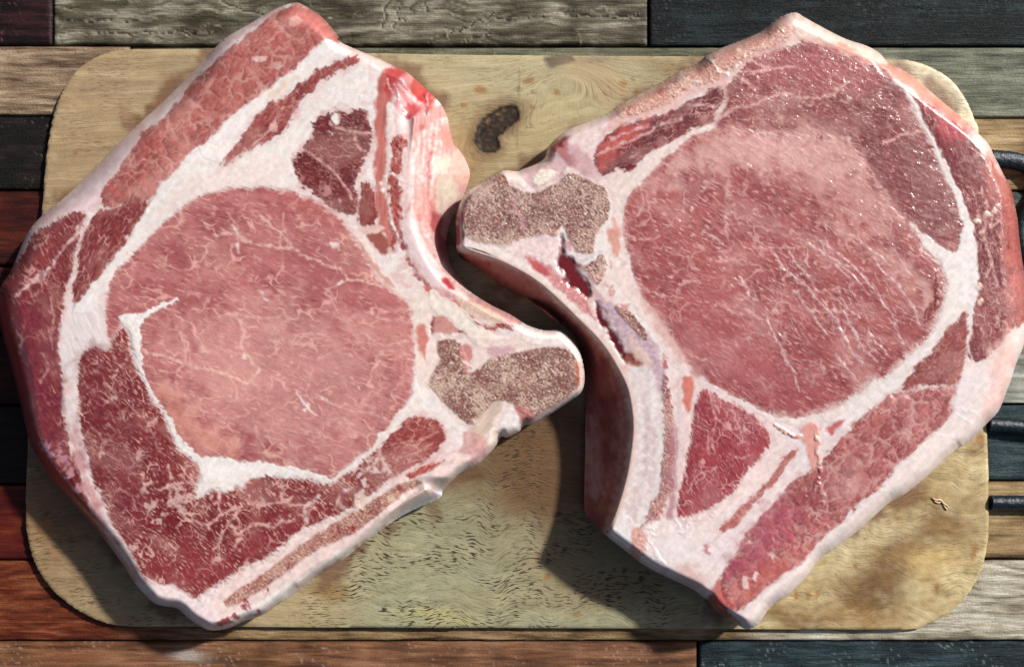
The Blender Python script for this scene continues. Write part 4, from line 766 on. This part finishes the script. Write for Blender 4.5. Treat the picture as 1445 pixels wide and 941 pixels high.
# grain flow
k1 = np.exp(-(((X - 700) / 95) ** 2 + ((Y - 180) / 60) ** 2))
ripple = sm(430, 560, X) * sm(560, 650, Y)
vv = Y + 40 * fbm(X / 420, Y / 190, 2, 210) + ripple * (13 * perlin(X / 62, Y / 150, 211) + 5 * perlin(X / 27, Y / 90, 215)) + 1.5 * perlin(X / 20, Y / 40, 216)
cut = Y - 183 + (X - 700) * .55; vv = vv - 34 * k1 * np.tanh(cut / 22)
swirl = np.exp(-(((X - 800) / 60) ** 2 + ((Y - 110) / 34) ** 2)); vv = vv + 50 * swirl
vv = vv + 0.06 * X * sm(700, 200, X)
uu = X + 8 * fbm(X / 120, Y / 60, 2, 212)
dashm = 0.3 + 0.75 * sm(380, 520, X) * sm(1010, 900, X) * sm(560, 640, Y) + 0.3 * sm(420, 120, X) * sm(560, 740, Y) + .1 * sm(1150, 1300, X) * sm(300, 150, Y)
dashm *= 0.25 + 0.9 * sm(-0.15, 0.2, fbm(X / 70, Y / 45, 2, 213))
Zt = np.full(X.shape, ZB) - 0.0003 * sm(0, 6, kd1) - 0.0004 * sm(0, 4, kd2) + 0.00012 * fbm(X / 40, Y / 12, 3, 214)
Zt -= 0.0006 * (1 - sm(0, 2.4, D))
ins = (D[:-1, :-1] + D[1:, :-1] + D[:-1, 1:] + D[1:, 1:]) > 0
used = np.zeros(X.shape, bool)
for di in (0, 1):
    for dj in (0, 1): used[di:ny - 1 + di, dj:nx - 1 + dj] |= ins
rim = used & (D < g * .75)
px = np.where(rim, QX, X); py = np.where(rim, QY, Y)
wx, wy = PW(px, py, ZB)
V = np.stack([wx, wy, Zt], -1).reshape(-1, 3)
J, I = np.nonzero(ins); quad = np.stack([J * nx + I, (J + 1) * nx + I, (J + 1) * nx + I + 1, J * nx + I + 1], -1)
bx, by = PW(716, 480, ZB)
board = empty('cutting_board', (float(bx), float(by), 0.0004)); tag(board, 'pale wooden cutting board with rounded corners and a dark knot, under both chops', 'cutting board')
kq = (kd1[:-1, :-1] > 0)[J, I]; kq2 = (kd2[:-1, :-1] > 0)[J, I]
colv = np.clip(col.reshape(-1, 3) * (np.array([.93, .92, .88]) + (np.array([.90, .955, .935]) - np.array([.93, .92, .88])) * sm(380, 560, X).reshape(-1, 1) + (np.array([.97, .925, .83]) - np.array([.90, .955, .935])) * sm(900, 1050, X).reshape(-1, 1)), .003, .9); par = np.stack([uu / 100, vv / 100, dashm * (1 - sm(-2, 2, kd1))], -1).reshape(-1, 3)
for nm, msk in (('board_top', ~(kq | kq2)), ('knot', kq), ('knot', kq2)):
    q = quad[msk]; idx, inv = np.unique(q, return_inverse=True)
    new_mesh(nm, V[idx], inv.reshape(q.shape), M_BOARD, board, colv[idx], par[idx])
n = len(BO); rings = []
gn = np.roll(BO, -1, 0) - np.roll(BO, 1, 0); gn = np.stack([-gn[:, 1], gn[:, 0]], 1); gn /= np.linalg.norm(gn, axis=1, keepdims=True)
for z, off in ((ZB - 0.0006, 0.0), (ZB - .0014, -.9), (.0016, -.9), (.0004, .8)):
    p = BO + gn * off; wx, wy = PW(p[:, 0], p[:, 1], ZB); rings.append(np.stack([wx, wy, np.full(n, z)], 1))
fs = []
for r in range(3):
    for i in range(n):
        j = (i + 1) % n; fs.append((r * n + j, r * n + i, (r + 1) * n + i, (r + 1) * n + j))
sv = np.concatenate(rings)
new_mesh('board_edge', sv, fs, M_BOARD, board, np.tile(lin((186, 164, 122)) * .9, (len(sv), 1)), np.stack([sv[:, 0] * 33, sv[:, 2] * 60, np.zeros(len(sv))], 1))

# ======================= table of reclaimed planks
def plank_material():
    m, t, b, N, L = nodes('reclaimed_wood')
    at = N('ShaderNodeAttribute', attribute_name='Col'); pa = N('ShaderNodeAttribute', attribute_name='Par'); geo = N('ShaderNodeNewGeometry')
    sp = N('ShaderNodeSeparateXYZ'); L(pa.outputs['Vector'], sp.inputs[0])
    mp = N('ShaderNodeMapping'); mp.inputs['Scale'].default_value = (60, 900, 200); L(geo.outputs['Position'], mp.inputs[0])
    a = N('ShaderNodeTexNoise', Scale=1.0, Detail=4.0, Roughness=0.6); L(mp.outputs[0], a.inputs['Vector'])
    c = N('ShaderNodeTexNoise', Scale=1100.0, Detail=3.0, Roughness=0.6); L(geo.outputs['Position'], c.inputs['Vector'])
    mp2 = N('ShaderNodeMapping'); mp2.inputs['Scale'].default_value = (110, 2600, 300); L(geo.outputs['Position'], mp2.inputs[0])
    f_ = N('ShaderNodeTexNoise', Scale=1.0, Detail=3.0, Roughness=0.65); L(mp2.outputs[0], f_.inputs['Vector'])
    k = math_node(N, L, 'MULTIPLY_ADD', a.outputs[0], 1.1, math_node(N, L, 'MULTIPLY_ADD', c.outputs[0], 0.7, -0.3)); k = math_node(N, L, 'MULTIPLY_ADD', f_.outputs[0], .7, k)
    hs = N('ShaderNodeHueSaturation'); L(at.outputs['Color'], hs.inputs['Color']); L(k, hs.inputs['Value']); L(hs.outputs[0], b.inputs['Base Color'])
    L(sp.outputs[0], b.inputs['Roughness']); b.inputs['Specular IOR Level'].default_value = 0.22
    h = math_node(N, L, 'ADD', math_node(N, L, 'MULTIPLY_ADD', c.outputs[0], 0.8, a.outputs[0]), f_.outputs[0]); bp = N('ShaderNodeBump', Distance=0.0006); L(h, bp.inputs['Height']); L(sp.outputs[1], bp.inputs['Strength']); L(bp.outputs[0], b.inputs['Normal'])
    return m
M_PLANK = plank_material()
table = empty('plank_table', (0, 0, -0.02)); tag(table, 'table top of reclaimed planks in mixed brown, black and grey wood beneath the cutting board', 'table')
M_BASE = bpy.data.materials.new('dark_gap'); M_BASE.use_nodes = True; M_BASE.node_tree.nodes['Principled BSDF'].inputs['Base Color'].default_value = (0.012, 0.008, 0.006, 1)
hx = 0.36; hy = 0.25
new_mesh('base_panel', [(-hx, -hy, -.019), (hx, -hy, -.019), (hx, hy, -.019), (-hx, hy, -.019), (-hx, -hy, -.034), (hx, -hy, -.034), (hx, hy, -.034), (-hx, hy, -.034)],
         [(0, 1, 2, 3), (7, 6, 5, 4), (0, 4, 5, 1), (1, 5, 6, 2), (2, 6, 7, 3), (3, 7, 4, 0)], M_BASE, table, smooth=False)
pk = [0]
def plank(x0, x1, y0, y1, cs, label=None, ridge=0.0, period=12, rough=.6, bump=.5, specks=None, amp=1.0, swirl=0, cracks=0, dz=0.0, right=None, patches=(), gap=.9, lines=()):
    pk[0] += 1; sd = 300 + pk[0] * 5.3
    g = 2.6
    xs = np.linspace(x0 + gap, x1 - gap, max(int((x1 - x0) / g), 4)); ys = np.linspace(y0 + gap, y1 - gap, max(int((y1 - y0) / g), 4))
    X, Y = np.meshgrid(xs, ys); ny, nx = X.shape
    e = np.minimum(np.minimum(X - x0, x1 - X), np.minimum(Y - y0, y1 - Y)) - gap
    yv = Y + (8 + swirl) * fbm(X / 150, Y / 60, 3, sd) + swirl * .6 * fbm(X / 50, Y / 40, 2, sd + .5)
    n1 = fbm(X / 170, yv / 9, 3, sd + 1); n2 = fbm(X / 40, yv / 3.2, 2, sd + 2); n3 = fbm(X / 60, Y / 50, 3, sd + 3)
    t = np.clip(.5 + amp * (.9 * n1 + .6 * n2 + .7 * n3), 0, 1)[..., None]
    def ramp(cs):
        return np.where(t < .5, lin(cs[0]) + (lin(cs[1]) - lin(cs[0])) * t * 2, lin(cs[1]) + (lin(cs[2]) - lin(cs[1])) * (t * 2 - 1))
    c = ramp(cs)
    if right:
        for (xa, xb, cc) in right:
            k = sm(xa, xb, X + 60 * n3)[..., None]; c = c * (1 - k) + ramp(cc) * k
    h = .12 * n1 + .1 * n2
    if ridge:
        w_ = (yv / period + .8 * fbm(X / 300, Y / 20, 2, sd + 4)); fr = np.abs((w_ % 1) - .5) * 2
        h = h + ridge * (np.minimum(fr * 2.2, 1) - 1); c = c * (.62 + .38 * np.minimum(fr * 2.6, 1))[..., None]
    if cracks:
        f1, f2, _ = worley((X + 14 * n3) / 90, (yv) / 26, sd + 6); cr = (1 - sm(0.0, .035, f2 - f1)) * sm(.0, .2, fbm(X / 80, Y / 30, 2, sd + 7)) * cracks
        c = c * (1 - .75 * cr[..., None]); h = h - .5 * cr
        f1, f2, _ = worley((X + 20 * n3) / 60, (Y + 18 * n1) / 40, sd + 9); ch = (1 - sm(0, .05, f2 - f1)) * sm(.02, .2, fbm(X / 70, Y / 30, 2, sd + 8)) * cracks
        c = c + (lin((190, 180, 160)) - c) * .45 * ch[..., None]; h = h + .3 * ch
    if specks:
        s_, am = specks; q = perlin(X / 5, Y / 4, sd + 10) + .6 * perlin(X / 2.8, Y / 2.4, sd + 11)
        k = (sm(.45, .75, q) * sm(-.1, .25, fbm(X / 60, Y / 40, 2, sd + 12)) * am)[..., None]; c = c * (1 - k) + lin(s_) * k
    for (x, y, rx, ry, cc, al) in patches:
        k = (al * np.clip(1.4 * np.exp(-(((X + 22 * n3 - x) / rx) ** 2 + ((Y + 14 * n1 - y) / ry) ** 2)), 0, 1))[..., None]; c = c * (1 - k) + lin(cc) * k
    for (xa, ya, xb, yb, wd) in lines:
        kd = seg_dist(X + 10 * fbm(X / 25, Y / 14, 2, sd + 31), Y + 8 * fbm(X / 18, Y / 18, 2, sd + 32), np.array([[xa, ya], [xb, yb]], float), False); k = sm(wd, wd * .3, kd)
        c = c * (1 - .8 * k[..., None]); h = h - .6 * k; k2 = sm(wd * 2.2, wd, kd) * (1 - k) * .35; c = c + (lin((176, 168, 148)) - c) * k2[..., None]
    worn = sm(5, 0, e + 3 * n2)[..., None]
    c = c * (1 - .25 * worn)
    Z = dz * .001 + h * .001 - .0007 * (1 - sm(0, 2.2 + 2 * sm(0, .3, fbm(X / 30, Y / 30, 2, sd + 20)), e + 2.5 * n2))
    k = S * (ZB + DC) / DC
    V = np.stack([(X - CX) * k, -(Y - CY) * k, Z], -1).reshape(-1, 3)
    J, I = np.meshgrid(np.arange(ny - 1), np.arange(nx - 1), indexing='ij'); J = J.ravel(); I = I.ravel()
    q = np.stack([J * nx + I, (J + 1) * nx + I, (J + 1) * nx + I + 1, J * nx + I + 1], -1)
    loop = np.concatenate([np.arange(nx), np.arange(1, ny) * nx + nx - 1, (ny - 1) * nx + np.arange(nx - 2, -1, -1), np.arange(ny - 2, 0, -1) * nx])
    m_ = len(loop); low = V[loop].copy(); low[:, 2] = -.0188; base = len(V); nxt = np.roll(np.arange(m_), -1)
    side = np.stack([loop[nxt], loop, base + np.arange(m_), base + nxt], 1)[:, ::-1]
    V2 = np.concatenate([V, low]); q2 = np.concatenate([q, side])
    C = np.concatenate([c.reshape(-1, 3), c.reshape(-1, 3)[loop] * .8]); Pm = np.tile(np.array([[rough, bump, 0.0]]), (len(V2), 1))
    o = new_mesh('plank', V2, q2, M_PLANK, table, np.clip(C * .95, .002, .9), Pm)
    if label: o['label'] = label
    return o
plank(-330, 74, -130, 64, ((12, 5, 6), (28, 11, 13), (56, 28, 30)), 'dark maroon plank end in the top left corner', specks=((120, 90, 90), .4), rough=.5)
plank(75, 914, -130, 64, ((54, 48, 34), (98, 92, 76), (160, 154, 136)), 'weathered grey brown plank along the top edge', swirl=16, cracks=1.0, ridge=.15, period=15, bump=.8, dz=.3, lines=((312, 2, 372, 24, 2.2), (540, 38, 552, -10, 2.2), (556, 40, 566, 2, 1.6), (640, 46, 700, 18, 1.8), (700, 30, 770, 22, 1.4), (604, 20, 600, -8, 1.6), (90, 30, 220, 28, 1.2), (790, 20, 900, 26, 1.3), (130, 48, 300, 46, 1.2), (655, 60, 690, 48, 1.4)))
plank(916, 1780, -130, 65, ((4, 9, 12), (14, 22, 25), (34, 48, 52)), 'blue black plank in the top right corner', specks=((84, 100, 106), .4), rough=.5, bump=1.0)
plank(-330, 183, 65, 163, ((84, 66, 50), (146, 122, 98), (182, 162, 136)), 'rough tan plank left of the board', specks=((90, 66, 46), .6), bump=.9)
plank(184, 1780, 66, 166, ((70, 68, 52), (100, 100, 82), (126, 126, 106)), 'olive grey plank behind the top edge of the board', cracks=.35, bump=.8, right=((1100, 1300, ((74, 80, 68), (108, 112, 96), (136, 140, 122))),), dz=-.6)
plank(-330, 500, 164, 268, ((7, 4, 4), (18, 11, 9), (44, 32, 28)), 'charred black plank left of the board', specks=((112, 92, 76), .8), bump=.8)
plank(501, 1780, 167, 269, ((104, 80, 50), (156, 130, 90), (184, 160, 120)), 'tan plank right of the board', cracks=.5, ridge=.2, period=20)
plank(-330, 600, 269, 375, ((36, 6, 4), (60, 16, 8), (88, 36, 22)), 'dark red brown plank at the left edge', bump=.5)
plank(601, 1780, 270, 374, ((58, 64, 56), (88, 94, 82), (116, 120, 106)), 'grey green plank at the right edge', bump=.8)
plank(-330, 420, 376, 472, ((26, 5, 4), (48, 9, 6), (70, 22, 14)), bump=.5)
plank(421, 1780, 375, 472, ((50, 60, 58), (76, 86, 82), (104, 112, 106)), bump=.8)
plank(-330, 700, 473, 571, ((26, 5, 4), (48, 9, 6), (70, 22, 14)), bump=.5)
plank(701, 1780, 473, 570, ((98, 98, 88), (142, 146, 136), (178, 180, 168)), 'weathered ridged grey plank at the right edge', ridge=.7, period=13)
plank(-330, 360, 572, 683, ((12, 5, 5), (24, 10, 10), (44, 22, 20)), 'near black plank at the left edge')
plank(361, 1780, 571, 678, ((18, 34, 42), (38, 56, 62), (66, 84, 88)), 'blue green painted plank at the right edge', specks=((110, 124, 126), .35), rough=.45, bump=.8)
plank(-330, 540, 684, 790, ((54, 6, 4), (78, 16, 8), (106, 42, 22)), 'dark red brown plank left of the board', bump=.5)
plank(541, 1780, 679, 788, ((104, 80, 50), (146, 120, 82), (172, 148, 108)), 'tan brown plank right of the board', ridge=.2, period=24)
plank(-330, 1780, 791, 904, ((70, 20, 7), (104, 46, 22), (138, 78, 50)), 'long plank under the bottom edge of the board, red at the left and grey at the right', ridge=.55, period=12, swirl=6, bump=.7, dz=.2,
      right=((120, 360, ((82, 62, 40), (132, 106, 72), (166, 140, 104))), (980, 1150, ((112, 100, 80), (178, 170, 150), (212, 206, 190)))))
plank(-330, 984, 905, 1080, ((74, 46, 30), (112, 74, 50), (142, 102, 74)), 'plain brown plank along the bottom edge', specks=((190, 180, 170), .35), bump=.5, patches=((265, 925, 22, 8, (176, 166, 156), .7), (100, 925, 60, 14, (134, 84, 54), .5)))
plank(986, 1780, 905, 1080, ((9, 20, 26), (24, 40, 46), (52, 70, 76)), 'blue black plank in the bottom right corner', specks=((150, 164, 166), .5), rough=.5, bump=1.0)

# ======================= black iron trivet at the right edge
def iron_material():
    m, t, b, N, L = nodes('black_iron')
    geo = N('ShaderNodeNewGeometry'); n = N('ShaderNodeTexNoise', Scale=700.0, Detail=4.0, Roughness=.6); L(geo.outputs['Position'], n.inputs['Vector'])
    c = N('ShaderNodeValToRGB'); c.color_ramp.elements[0].position = .35; c.color_ramp.elements[0].color = (.004, .008, .012, 1); c.color_ramp.elements[1].color = (.018, .036, .055, 1); L(n.outputs[0], c.inputs[0]); L(c.outputs[0], b.inputs['Base Color'])
    b.inputs['Metallic'].default_value = .3; b.inputs['Roughness'].default_value = .38
    bp = N('ShaderNodeBump', Distance=.0006, Strength=.6); L(n.outputs[0], bp.inputs['Height']); L(bp.outputs[0], b.inputs['Normal'])
    return m
M_IRON = iron_material()
def rod(name, pts, r, parent, rz=None, zc=None):
    p = spline(P(pts), False, 6); rz = rz or r; zc = zc or rz + .0006; ax = np.stack(PW(p[:, 0], p[:, 1], zc), 1)
    tg = np.gradient(ax, axis=0); tg /= np.linalg.norm(tg, axis=1, keepdims=True); nr = np.stack([-tg[:, 1], tg[:, 0]], 1)
    K = 14; V = []; F = []
    m = len(ax); ends = [(0, -.9), (0, -.6)] ; prof = [1.0] * m
    for i in range(m):
        for k in range(K):
            a = 2 * math.pi * k / K; f = prof[i] * (1 + .03 * math.sin(i * 2.1 + k))
            V.append((ax[i, 0] + nr[i, 0] * r * f * math.cos(a), ax[i, 1] + nr[i, 1] * r * f * math.cos(a), zc + rz * f * math.sin(a)))
    for i in range(m - 1):
        for k in range(K):
            k2 = (k + 1) % K; F.append((i * K + k, i * K + k2, (i + 1) * K + k2, (i + 1) * K + k))
    for e_ in (0, m - 1):
        sgn = -1 if e_ == 0 else 1; b0 = len(V); 
        for k in range(K):
            v = V[e_ * K + k]; V.append((ax[e_, 0] + (v[0] - ax[e_, 0]) * .92 + tg[e_, 0] * sgn * r * .04, ax[e_, 1] + (v[1] - ax[e_, 1]) * .92 + tg[e_, 1] * sgn * r * .04, zc + (v[2] - zc) * .5))
        for k in range(K):
            k2 = (k + 1) % K; F.append((e_ * K + k, e_ * K + k2, b0 + k2, b0 + k) if sgn < 0 else (e_ * K + k2, e_ * K + k, b0 + k, b0 + k2))
        for k in range(1, K // 2): 
            F.append((b0 + k - 1, b0 + k, b0 + K - 1 - k, b0 + K - k) if k > 1 else (b0, b0 + 1, b0 + K - 2, b0 + K - 1))
    return new_mesh(name, V, F, M_IRON, parent)
tx, ty = PW(1560, 460, 0)
tri = empty('iron_trivet', (float(tx), float(ty), .0005)); tag(tri, 'black wrought iron trivet whose round bars stick in at the right edge', 'trivet')
rod('bar', '1399,224 1412,225 1430,227 1450,234 1466,250 1474,270', .0038, tri, .0024, .003)
rod('bar', '1474,270 1462,286 1446,312 1442,332 1446,352 1462,376 1490,392', .004, tri, .0024, .003)
rod('bar', '1394.5,599 1420,600 1445,603 1480,606 1560,608', .0031, tri, .0028, .0034)
rod('bar', '1397.5,709 1420,709 1445,709 1480,709 1560,708', .0031, tri, .0028, .0034)
rod('frame_rail', '1474,262 1500,300 1520,380 1540,500 1560,608 1560,708 1555,780', .0042, tri, .0036, .0044)

# ======================= a shred of fat on the board
rng = random.Random(5)
scrap = empty('meat_scrap', tuple(float(a) for a in PW(1325, 705, ZB)) + (ZB,)); tag(scrap, 'small pale shred of fat lying on the lower right of the board', 'scrap')
m, t, b_, N, L = nodes('dry_fat'); b_.inputs['Base Color'].default_value = (.62, .46, .26, 1); b_.inputs['Roughness'].default_value = .5
def strand(pts, r):
    p = spline(P(pts), False, 5); V = []; F = []; K = 7
    for i, (x, y) in enumerate(p):
        f = math.sin(math.pi * (i + .6) / (len(p) + .2)) ** .5
        for k in range(K):
            a = 2 * math.pi * k / K; z = ZB + .0002 + r * .7 * S * f * (1 + math.sin(a)); x_, y_ = PW(x + rng.uniform(-.4, .4), y + r * f * math.cos(a), z); V.append((float(x_), float(y_), z))
    for i in range(len(p) - 1):
        for k in range(K): F.append((i * K + k, (i + 1) * K + k, (i + 1) * K + (k + 1) % K, i * K + (k + 1) % K))
    new_mesh('strand', V, F, m, scrap)
strand('1315,702 1320,705 1327,705 1332,710 1338,714', 1.8); strand('1318,707 1325,709 1330,706', 1.4); strand('1330,710 1335,717 1337,719', 1.3)
